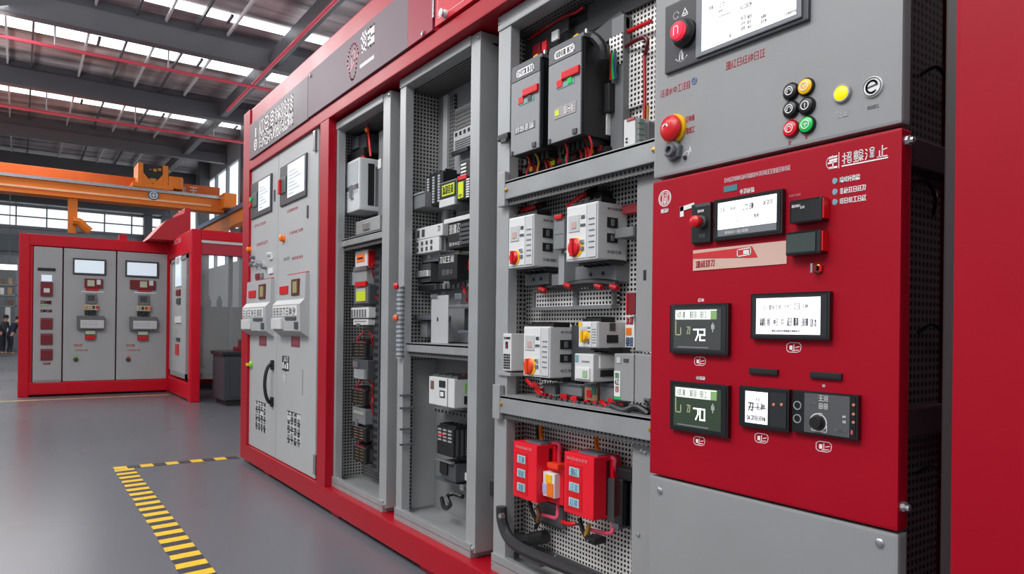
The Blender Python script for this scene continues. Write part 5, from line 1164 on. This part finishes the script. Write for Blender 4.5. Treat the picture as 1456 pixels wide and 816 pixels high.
ftext(f, o, 'screen_lettering', INK, .2, .34, .42, .6, 1, 3, .16); ftext(f, o, 'screen_lettering', GINK, .36, .56, .46, .6, 2, 4, .12); ftext(f, o, 'screen_lettering', INK, .18, .57, .2, .3, 5, 5, .14); ftext(f, o, 'screen_lettering', GINK, .36, .46, .66, .74, 1, 6)
b = B(); g = f.off(.001); b.stroke(g, (.2*f.W, .5*f.H), (.58*f.W, .5*f.H), .002); b.out('screen_line', INK, o)
sub(f, o, 'dark_field', mat('smoke_black', (42, 42, 44), .3), .64, .95, .1, .9, -.001, .0006); b = B(); b.disc(f, .72*f.W, .62*f.H, .004, 0, .002).disc(f, .87*f.W, .64*f.H, .004, 0, .002); b.out('led', mat('dim_led', (190, 120, 90), .4, emit=.2), o)
o, f = screenbox('control_unit', 'black control unit with a round knob and two ring keys', 1131, 1225, 553.5, 613, 561, 626.5)
sub(f, o, 'face_plate', mat('smoke_face', (84, 84, 86), .3, emit=.03), .21, .89, .05, .95)
b = B()
for v in (.64, .33): b.ring(f, .1*f.W, v*f.H, .009, .0115, 0, .002)
b.out('ring_key', mat('grey_ring', (150, 152, 154), .4), o)
B().lathe(f, .43*f.W, .3*f.H, [(.018, 0), (.017, .014), (.014, .018), (0, .018)], 24).out('rotary_knob', BLACK, o, smooth=True)
b = B(); g = f.off(.001); b.ring(g, .43*f.W, .3*f.H, .021, .0235, 0, .0006); b.poly(g, [(.33*f.W, .22*f.H), (.33*f.W, .1*f.H), (.56*f.W, .1*f.H), (.56*f.W, .24*f.H)], .002); b.out('knob_scale', OFFW, o)
for v, s_ in ((.8, 1), (.62, 2)): ftext(f, o, 'lettering', OFFW, .43, .58, v, v+.12, 2, s_+30, .1)
ftext(f, o, 'lettering', OFFW, .44, .5, .46, .52, 1, 33, .2); ftext(f, o, 'lettering', GINK, .29, .4, .7, .74, 5, 34, .2); ftext(f, o, 'lettering', OFFW, .79, .84, .48, .52, 2, 35, .2); ftext(f, o, 'lettering', OFFW, .79, .84, .36, .41, 2, 36, .2); ftext(f, o, 'lettering', GINK, .68, .86, .16, .2, 8, 37, .2)
b = B()
for v in (.78, .58, .4): b.disc(f, .945*f.W, v*f.H, .0035, -.001, .002, seg=10)
b.out('led', mat('dim_led', (190, 120, 90), .4, emit=.2), o); sub(f, o, 'pink_chip', PINK, .91, .935, .13, .22, -.001, .001)
for px in ((1067, 1107.5, 524, 532.5), (1153.5, 1198.5, 529.5, 539)):
    a0, a1, b0, b1 = RP.r(*px); o = B().slab(RP, a0, a1, b0, b1, -.001, .008, .003).out('card_slot', BLACK, K)
    B().slab(FY(-.014), a0+.006, a1-.006, (b0+b1)/2-.002, (b0+b1)/2+.002, -.001, .001).out('slot_gap', INK, o)
for x, y, n in ((997, 426.5, 2), (996.5, 537.5, 3), (1171.5, 548.5, 1)):
    letters('white_lettering', RP, x-2.2*n, x+2.2*n, y, 4, n, WINK, K, int(x), .2)
for x, y in ((995.5, 513.5), (1129, 494), (994.5, 627), (1083, 623), (1171.5, 635)):
    a, bb = RP.c(x, y); b = B(); w, hh = .021, .0125
    b.poly(RP, [(a-w, bb-hh*.6), (a-w, bb+hh*.6), (a-w*.6, bb+hh), (a+w*.7, bb+hh), (a+w, bb+hh*.5), (a+w*.9, bb-hh*.6), (a+w*.5, bb-hh), (a-w*.7, bb-hh), (a-w, bb-hh*.6)], .0016)
    b.slab(RP, a-w*.6, a-w*.2, bb-hh*.5, bb+hh*.4, 0, .001); b.stroke(RP, (a, bb-hh*.6), (a, bb+hh*.6), .002); b.stroke(RP, (a+w*.25, bb), (a+w*.7, bb+hh*.2), .002); b.stroke(RP, (a-w*.2, bb-hh*.7), (a+w*.6, bb-hh*.5), .002)
    b.out('small_emblem', WINK, K)
# bolts
LC = FY(-.002)
for x, y in ((938.5, 697.5), (1251, 772)):
    B().lathe(LC, *LC.c(x, y), [(.011, 0), (.011, .002), (.0075, .004), (.0075, .007), (0, .009)], 12).out('bolt', STEEL, K, smooth=True)
for z in (ZR1-.03, ZR0+.06):
    B().lathe(Fr((XK1, .014, z), (0, 1, 0), (0, 0, 1)), 0, 0, [(.013, 0), (.013, .008), (.008, .012), (.008, .018), (0, .02)], 8).out('side_bolt', STEEL, K)

# ================================================================== RED PANEL AT THE RIGHT END
xr = F0.c(1357, 450)[0]
rc = thing('red_cabinet', 'large plain red cabinet panel at the right end of the row', 'cabinet', (xr+.9, .6, 0))
B().box(xr, xr+2.2, -.01, .03, .03, 3.25, .01).out('door', REDM, rc)
B().box(xr+.03, xr+2.2, .03, 1.2, 0, 3.2, .01).out('body', RED, rc)
B().box(xr-.05, xr+.02, .06, .12, Z_BASE, 2.64, .004).out('edge_post', mat('red_bounce_post', (46, 35, 38), .45), rc)  # red-black colour paints in the gap's shade and reflected red

# ================================================================== FAR RED ENCLOSURE
XF = -14.3
FF = FX(XF)
yf0, yf1 = FF.c(26, 450)[0], FF.c(240, 450)[0]
ztf = (FF.c(27, 331)[1]+FF.c(240, 346)[1])/2
z_t = (FF.c(46, 350)[1]+FF.c(238, 360)[1])/2; z_b = .24
yi0, yi1 = FF.c(46, 450)[0], FF.c(238, 450)[0]
fe = thing('switchgear_enclosure', 'red framed enclosure standing far off with three grey cabinet fronts', 'enclosure', (XF-1, (yf0+yf1)/2, 0))
B().box(XF-.2, XF+.04, yf0, yi0-.04, 0, ztf, .02).out('post', REDF, fe)
B().box(XF-.2, XF, yi0-.05, yi0, .1, z_t+.05).out('inner_post', REDF, fe)
B().box(XF-.2, XF, yi1, yf1+.05, 0, ztf).out('post', REDF, fe)
B().box(XF-.2, XF+.03, yf0, yf1, z_t, ztf, .02).out('beam', REDF, fe)
B().box(XF-.2, XF+.03, yi0-.1, yf1, .03, z_b, .02).out('base_beam', REDF, fe)
B().box(XF-2.2, XF-.15, yf0+.02, yf1+.3, .05, ztf-.02).out('body', REDF, fe)
B().box(XF-.2, XF-.02, FF.c(170, 338)[0], FF.c(181, 338)[0], ztf-.01, ztf+.1).out('roof_lug', REDF, fe)
rng = random.Random(5)
for k, (x0, x1, lab) in enumerate(((46.5, 88.5, 'narrow grey cabinet front with a column of red tiles, left in the far enclosure'), (89.5, 164.5, 'grey cabinet front with a pale screen and black-topped breaker, middle of the far enclosure'), (165.5, 238, 'grey cabinet front with a pale screen and breaker, right of three in the far enclosure'))):
    ya, yb = FF.c(x0, 450)[0], FF.c(x1, 450)[0]
    t = thing('control_cabinet', lab, 'cabinet', (XF-.1, (ya+yb)/2, z_b))
    B().box(XF-.15, XF+.01, ya+.005, yb-.005, z_b+.005, z_t-.01, .012).out('door', GREYD, t)
    g = FX(XF+.01); xm = (x0+x1)/2
    def P(nm, m_, X0, X1, Y0, Y1, h=.02, bev=.004, par=None): return B().px(g, X0, X1, Y0, Y1, -.002, h, bev).out(nm, m_, par or t)
    if k == 0:
        P('slot', INK, 53.5, 79, 381, 385); P('display', SCREENB, 59, 74, 391, 400); P('red_unit', DRED, 57.5, 74.5, 401, 421, .05); P('display', OFFW, 62, 70.5, 410, 416, .055)
        letters('red_lettering', g, 57, 74, 430, 4, 4, DRED, t, 3, .25); P('green_plate', mat('pale_green', (150, 180, 140), .5), 56, 70, 432, 435, .01); letters('red_lettering', g, 57, 74, 442, 3, 4, DRED, t, 4, .3)
        for y_ in (452, 474, 496): o = P('red_tile', DRED, 57.5, 74.5, y_, y_+16, .03); B().px(g, 57.5, 74.5, y_, y_+3, .028, .034).out('tile_lip', MAROON, o)
        P('lower_panel', GREY, 48, 86, 540, 545, .008); letters('red_lettering', g, 61, 72, 517, 2.5, 3, RINK, t, 9, .3)
    else:
        dx = 0 if k == 1 else 74.5; dy = 0 if k == 1 else 3.5
        o = P('display', BEZ, 103.5+dx, 151+dx, 368+dy, 391+dy, .03); B().px(g, 106+dx, 148+dx, 370.5+dy, 388.5+dy, .028, .034).out('screen', SCREENB, o)
        w0 = 120 if k == 1 else 110
        o = P('red_unit', DRED, w0+dx, 146+dx, 396.5+dy*.6, 409.5+dy*.6, .05); B().px(g, 124+dx, 134+dx, 398.5+dy*.5, 407+dy*.5, .045, .056).out('unit_display', mat('pale_green_display', (190, 200, 170), .4), o); B().px(g, 137+dx, 143+dx, 398+dy*.4, 405+dy*.4, .045, .07, .02).out('unit_knob', OFFW, o)
        P('label_strip', OFFW, 116+dx, 148+dx, 414+dy*.4, 416+dy*.4, .01); P('red_strip', REDB, 122+dx, 140+dx, 409.5+dy*.4, 413+dy*.4, .03)
        o = P('contactor', MID, 121.5+dx, 136.5+dx, 418+dy*.5, 432+dy*.5, .07); B().px(g, 124+dx, 134+dx, 420+dy*.5, 428+dy*.5, .068, .075).out('contactor_window', DGREY, o)
        o = P('terminal_block', mat('cream_terminals', (190, 180, 150), .5), 119+dx, 139+dx, 433+dy*.4, 441+dy*.4, .08)
        for j in range(4): B().px(g, 121+5*j+dx, 124+5*j+dx, 435+dy*.4, 439+dy*.4, .078, .088).out('terminal', [REDB, ORANGE, STEEL, BLACK][(j+k) % 4], o)
        for j in range(3): B().px(g, 120+6*j+dx, 124+6*j+dx, 441+dy*.4, 448+dy*.4, .04, .1).out('terminal_plug', BLACK, o)
        o = P('breaker_case', mat('smoke_grey', (104, 104, 107), .45), 109+dx, 147.5+dx, 449+dy*.4, 468+dy*.4, .12); B().px(g, 113.5+dx, 147+dx, 455+dy*.3, 466.5+dy*.3, .118, .14, .01).out('breaker_face', WHITE, o); letters('lettering', g.off(.14), 116+dx, 140+dx, 460+dy*.3, 5, 3, mat('pale_grey_ink', (170, 172, 174), .6), o, 4+k, .06)
        o = P('lever', mat('sea_green_dark', (60, 90, 84), .5), 120.5+dx, 135+dx, 470+dy*.3, 477+dy*.3, .06); B().px(g, 120.5+dx, 135+dx, 477+dy*.3, 482.5+dy*.3, .0, .08, .01).out('lever_tip', REDB, o); B().px(g, 121+dx, 135+dx, 470+dy*.3, 475+dy*.3, .05, .066).out('lever_label', mat('pale_green_display', (190, 200, 170), .4), o)
        letters('red_lettering', g, 105+dx, 117+dx, 491, 3, 4, mat('pale_red_ink', (206, 120, 110), .5), t, 2, .2); letters('red_lettering', g, 106+dx, 125+dx, 498, 2, 6, mat('pale_red_ink', (206, 120, 110), .5), t, 3, .2)
        a, bb = g.c(107.5+dx, 511); o = B().lathe(g, a, bb, [(.035, 0), (.035, .04), (.02, .06), (0, .062)], 12).out('selector_knob', DGREY, t, smooth=True); B().slab(g, a-.02, a+.02, bb+.02, bb+.07, 0, .03, .01).out('knob_tag', mat('lime_green', (130, 190, 60), .4) if k == 1 else ORANGE, o)
# wing
XW = -12.15; yw0 = FF.c(241, 450)[0]; WX = FX(XW)
yw1, yw2, yw3 = WX.c(268, 450)[0], WX.c(285.5, 450)[0], 3.2
ywm = (yw0+yw1)/2
ztw = WX.c(277, 325)[1]
wg = thing('red_booth', 'red framed booth projecting beside the far enclosure, its end bay glazed and open', 'booth', ((XF+XW)/2, 1.6, 0))
B().box(XW-.18, XW, ywm, yw2, 0, ztw, .02).out('post', REDF, wg)
B().box(XF, XW-.18, ywm+.004, ywm+.12, ztw-.36, ztw-.004, .02).out('side_beam', REDF, wg)
B().box(XF, XW-.18, ywm+.004, ywm+.12, .02, .3, .02).out('side_base', REDF, wg)
B().box(XF-.05, XF+.06, ywm-.02, ywm+.1, .1, ztw-.1).out('corner_strip', REDF, wg)
b1_ = WX.c(315, 343)[1]; b2_ = WX.c(315, 347)[1]; b3_ = WX.c(315, 363)[1]
B().box(XW-.15, XW, yw2, yw3, b1_, WX.c(315, 328.5)[1], .02).out('beam', REDF, wg)
B().box(XW-.12, XW-.01, yw2, yw3, b2_, b1_).out('light_strip', mat('pale_strip', (206, 196, 192), .4), wg)
B().box(XW-.15, XW-.03, yw2, yw3, b3_, b2_, .01).out('lower_beam', mat('red_glaze', (176, 40, 58), .3), wg)
B().box(XF-1, XW-.3, yw2-.1, yw3, ztw-.12, ztw-.02).out('roof', REDF, wg)
B().box(XF-1.2, XF-1.0, yw2-.1, yw3, 0, 1.62).out('rear_screen', mat('smoked_grey_sheet', (112, 108, 107), .35, noise=.12, nscale=2), wg)
B().box(XF-1.0, XF-.85, yw2, yw3, .05, .27, .01).out('rear_base', REDF, wg)
B().box(XF-.6, XF-.5, FX(XF-.5).c(326, 400)[0], FX(XF-.5).c(331, 400)[0], .05, ztw-.1).out('rear_post', STEELD, wg)
B().box(XF-.9, XF-.1, yw2+.1, yw3, .32, .36).out('inner_shelf', STEELD, wg)
B().box(XW-.12, XW-.1, yw2+.01, yw3, .36, b3_).out('glass_pane', mat('clear_glass', (226, 232, 232), .04, alpha=.14), wg)
SP = FY(ywm-.012)
sx0, sx1 = SP.c(243, 450)[0], SP.c(266.5, 450)[0]; zs_0, zs_1 = .36, ztw-.4
sd = B().box(sx0, sx1, ywm-.012, ywm+.06, zs_0, zs_1, .01).out('side_door', GREYD, wg, label='grey door in the side of the far booth')
b = B(); b.box(sx0, sx0+.09, ywm-.03, ywm, zs_0, zs_1).box(sx1-.06, sx1, ywm-.03, ywm, zs_0, zs_1).box(sx0, sx1, ywm-.03, ywm, zs_0, zs_0+.08).box(sx0, sx1, ywm-.03, ywm, zs_1-.06, zs_1); b.out('door_frame', GREYS, sd)
for nm, m_, X0, X1, Y0, Y1 in (('poster', SCREENB, 251, 258, 365, 407), ('picture_top', mat('tan_patch', (180, 140, 110), .5), 252, 257, 366, 376), ('red_unit', DRED, 251.5, 257, 412, 420), ('switch', DGREY, 252, 257, 424, 432), ('white_unit', OFFW, 250, 258, 450, 459), ('knob', DGREY, 251.5, 256, 480, 485), ('red_tag', REDB, 250.5, 254.5, 489, 504)): B().px(SP, X0, X1, Y0, Y1, -.002, .02, .004).out(nm, m_, sd)
letters('lettering', FY(ywm-.001), 247, 258, 343, 6, 3, mat('pale_pink_line', (232, 170, 176), .5), wg, 5, .14)
# sloping red cover on the roof
q0, q1, q2 = WX.c(211, 337), WX.c(270, 312), WX.c(270, 334)
cv = B().prism(FX(XF+.6), [(FX(XF+.6).c(212, 340)[0], ztf+.0), (FX(XF+.6).c(236, 318)[0], ztf+.34), (FX(XF+.6).c(262, 314)[0], ztf+.5), (FX(XF+.6).c(263, 309)[0], ztf+.6), (FX(XF+.6).c(271, 309)[0], ztf+.6), (FX(XF+.6).c(271, 336)[0], ztf+.0)], -1.2, 0).out('roof_cover', mat('crumpled_red', (180, 16, 36), .4, bump=.6, nscale=3), None)
tag(cv, 'crumpled red cover humped over the roof corner between the far enclosure and booth', 'cover')
# dark box on the floor by the booth
pa = onZ(318, 578, 0)
XBx = pa.x; bx0 = FX(XBx).c(318, 520)[0]
ztb = FX(XBx).c(330, 500)[1]
t = thing('storage_cabinet', 'dark charcoal low cabinet on the floor in front of the glazed booth', 'cabinet', (XBx-.4, bx0+.4, 0))
dk = mat('charcoal_cabinet', (54, 57, 63), .45)
B().box(XBx-.75, XBx, bx0, bx0+1.0, .09, ztb-.06, .02).out('body', dk, t)
B().box(XBx-.78, XBx+.03, bx0-.03, bx0+1.03, ztb-.06, ztb, .01).out('top', BLACK, t)
B().box(XBx-.7, XBx-.05, bx0+.05, bx0+.95, 0, .09).out('plinth', BLACK, t)
B().box(XBx, XBx+.012, bx0+.1, bx0+.9, .14, ztb-.1, .006).out('door', dk, t)
sm_ = B().box(XBx-.5, XBx-.3, bx0+.25, bx0+.5, ztb, ztb+.06, .01).box(XBx-.48, XBx-.36, bx0+.32, bx0+.42, ztb+.06, ztb+.18, .01).out('tool_holder', DRED); tag(sm_, 'small dark red tool on top of the charcoal low cabinet', 'tool')
for px, w_, h_, m_, lab in ((312, 9, 18, mat('slate_bottle', (90, 104, 120), .4), 'slate blue bottle on the screen behind the booth glass, right of the flask'), (296, 7, 12, mat('grey_flask', (120, 128, 140), .4), 'small grey flask on the screen behind the booth glass')):
    g = FX(XF-1.1); a, bb = g.c(px, 428); f = Fr((XF-1.1, a, 1.62), (1, 0, 0), (0, 1, 0))
    o = B().lathe(f, 0, 0, [(.05, 0), (.06, .05), (.06, .12), (.03, .17), (.03, .22), (0, .22)], 12).out('bottle', m_, None, smooth=True); tag(o, lab, 'bottle')

# ================================================================== FAR LEFT BACKGROUND
sk = thing('storage_rack', 'tall grey steel rack with goods far behind the left edge of the red enclosure', 'rack', (-39, -2.9, 0))
RK = mat('rack_grey', (130, 138, 144), .5)
yr0, yr1 = FX(-39).c(-30, 430)[0], FX(-39).c(24, 430)[0]
for y_ in (yr0, yr1):
    for x_ in (-39.6, -39): B().box(x_-.05, x_+.05, y_-.05, y_+.05, 0, 4.2).out('upright', RK, sk)
for k, py in enumerate((378, 404, 419, 434)):
    z = FX(-39).c(10, py)[1]; B().box(-39.7, -38.95, yr0, yr1, z-.06, z).out('shelf', RK, sk)
rng = random.Random(12)
gm = [mat('tan_goods', (176, 142, 112), .6), OFFW, mat('brown_goods', (120, 90, 74), .6), MID]
for k, (px, py, w_, h_, ci, lab) in enumerate(((3, 404, 5, 8, 2, 'brown carton on the rack, upper shelf, leftmost'), (15, 404, 6, 9, 0, 'tan carton on the rack, upper shelf, right of the brown one'), (3, 419, 6, 10, 1, 'white carton on the rack, middle shelf'), (14, 419, 7, 10, 0, 'tan carton on the rack, middle shelf'), (4, 434, 6, 9, 3, 'grey carton on the rack, lower shelf'), (15, 434, 8, 8, 2, 'brown carton on the rack, lower shelf'))):
    g = FX(-38.98); a0, a1, b0, b1 = g.r(px-w_/2, px+w_/2, py-h_, py)
    o = B().slab(g, a0, a1, FX(-39).c(10, py)[1], b1, -.5, 0, .03).out('carton', gm[ci]); tag(o, lab, 'carton')
lt = thing('strip_light', 'bright strip light hanging over the rack at the far left', 'light', (-38, -2.6, 3.4))
z = FX(-38).c(10, 380)[1]; B().box(-38.2, -37.9, yr0-2, yr1, z-.1, z+.12, .02).out('tube', mat('strip_light', (246, 250, 252), .4, emit=2.0), lt); B().box(-38.25, -37.85, yr0-2, yr1, z+.12, z+.18).out('housing', MID, lt)
for y_ in (yr0-1.5, yr1-.3): B().box(-38.07, -38.03, y_, y_+.03, z+.18, ZC).out('hanger', MID, lt)
bench = thing('workbench', 'pale work table behind the people at the far left', 'table', (-37, -2.6, 0))
B().box(-37.6, -36.4, -6, FX(-36.4).c(22, 450)[0], .86, .95, .01).out('top', mat('bench_top', (196, 200, 202), .5), bench)
for y_ in (-5.8, -4, FX(-36.4).c(20, 450)[0]-.1):
    B().box(-36.55, -36.45, y_, y_+.08, 0, .86).out('leg', RK, bench)
B().tube([(-36.9, FX(-36.9).c(11, 450)[0], .95), (-36.9, FX(-36.9).c(11, 450)[0], 1.9)], .1, 8, False).out('lamp_post', OFFW, bench, smooth=True)

def person(name, label, x, y, rot, Hh, top, skinm, hair, lean, arms):
    """one continuous skinned body: joints as vertices with radii, posed standing and leaning"""
    bm = bmesh.new(); R = []
    s = Hh/1.7
    def V(px, py, pz, r, p=None):
        v = bm.verts.new((px*s, py*s, pz*s)); R.append((r*s, r*s))
        if p is not None: bm.edges.new((p, v))
        return v
    pel = V(0, 0, .92, .135); ab = V(lean*.12, 0, 1.06, .125, pel); ch = V(lean*.28, 0, 1.27, .15, ab); nk = V(lean*.4, 0, 1.44, .06, ch); hd0 = V(lean*.46, 0, 1.53, .085, nk); hd1 = V(lean*.5+.01, 0, 1.63, .085, hd0)
    for sd, (ex, ez) in zip((-1, 1), arms):
        sh = V(lean*.3, sd*.19, 1.36, .055, ch); el = V(lean*.3+ex*.5, sd*.25, 1.1, .043, sh); wr = V(lean*.3+ex, sd*.2, .9+ez, .033, el); V(lean*.3+ex*1.15, sd*.18, .84+ez*1.1, .036, wr)
        hp = V(0, sd*.09, .84, .095, pel); kn = V(.03, sd*.1, .48, .062, hp); an = V(-.01, sd*.11, .09, .042, kn); V(.13, sd*.12, .03, .035, an)
    me = bpy.data.meshes.new(name); bm.to_mesh(me); bm.free()
    o = bpy.data.objects.new(name, me); C.objects.link(o)
    o.modifiers.new('skin', 'SKIN'); o.modifiers.new('sub', 'SUBSURF').levels = 2
    for v, r in zip(me.skin_vertices[0].data, R): v.radius = r
    me.skin_vertices[0].data[0].use_root = True
    dg = bpy.context.evaluated_depsgraph_get(); me2 = bpy.data.meshes.new_from_object(o.evaluated_get(dg))
    o.modifiers.clear(); o.data = me2
    for m_ in (skinm, top, mat('dark_trousers', (36, 38, 46), .7)): me2.materials.append(m_)
    for p in me2.polygons:
        c = p.center/s; p.use_smooth = True
        p.material_index = 2 if c.z < .95 and abs(c.x) < .2 and c.z > .1 else (1 if .95 <= c.z < 1.43 else 0)
        if abs(c.y) > .14 and c.z < 1.1 and c.z > .84: p.material_index = 0 if c.z < 1.0 else 1
    z0 = min(v.co.z for v in me2.vertices)
    for v in me2.vertices: v.co.z -= z0
    o.location = (x, y, 0); o.rotation_euler = (0, 0, rot); WORLD[o.name] = Vector((0, 0, 0))
    tag(o, label, 'person')
    hb = B(); f = Fr((lean*.5*s-.005, 0, 1.6*s-z0), (1, 0, 0), (0, 1, 0))
    hb.lathe(f, 0, 0, [(.098*s, -.03*s), (.104*s, .03*s), (.09*s, .085*s), (.05*s, .12*s), (0, .128*s)], 12)
    bmh = hb.bm; bmesh.ops.recalc_face_normals(bmh, faces=bmh.faces); mh = bpy.data.meshes.new('hair'); bmh.to_mesh(mh); bmh.free(); mh.materials.append(hair)
    ho = bpy.data.objects.new('hair', mh); C.objects.link(ho); ho.parent = o
    return o
SKIN = mat('skin_tone', (196, 146, 120), .6); HAIR = mat('dark_hair', (40, 32, 30), .7)
p = onZ(14, 492, 0)
xq = -34.0
yq1, yq2 = FX(xq).c(14, 480)[0], FX(xq).c(3, 480)[0]
person('person', 'person in a dark navy jacket bending forward, nearer the red enclosure', xq, yq1, math.radians(120), 1.5, mat('navy_jacket', (30, 38, 62), .7), SKIN, HAIR, .7, ((.25, .05), (.22, .0)))
person('person', 'person in dark grey clothes at the very left edge, beside the one in navy', xq-.6, yq2, math.radians(60), 1.55, mat('charcoal_top', (52, 54, 60), .7), SKIN, HAIR, .3, ((.2, .1), (.1, .0)))

# ================================================================== LIGHT
W = bpy.data.worlds.new('world'); SC.world = W; W.use_nodes = True
nt = W.node_tree; bg = nt.nodes['Background']
bg.inputs['Color'].default_value = (.86, .91, .96, 1); bg.inputs['Strength'].default_value = .75
def area(name, loc, rot, sx, sy, e, col=(1, 1, 1)):
    l = bpy.data.lights.new(name, 'AREA'); l.shape = 'RECTANGLE'; l.size = sx; l.size_y = sy; l.energy = e; l.color = col
    o = bpy.data.objects.new(name, l); C.objects.link(o); o.location = loc; o.rotation_euler = rot; return o
area('hall_fill', (-3.5, -4.5, 6.6), (math.radians(38), 0, 0), 9, 1.2, 420)  # these unseen area lamps are added to brighten the hall and give highlights
area('hall_fill', (-1.0, -5.5, 5.5), (math.radians(50), 0, math.radians(10)), 4, 1.5, 150)
area('hall_fill', (-16, -4, 7.2), (math.radians(25), 0, math.radians(-35)), 6, 2, 500)
area('hall_fill', (-27, -2, 7.0), (0, 0, 0), 8, 4, 500)
area('roof_fill', (-18, -6, 4.5), (math.radians(180-12), 0, 0), 14, 2, 420)  # unseen up-facing lamp added to lift the dark roof
SC.view_settings.view_transform = 'Standard'
SC.view_settings.look = 'None'
SC.view_settings.exposure = -.12
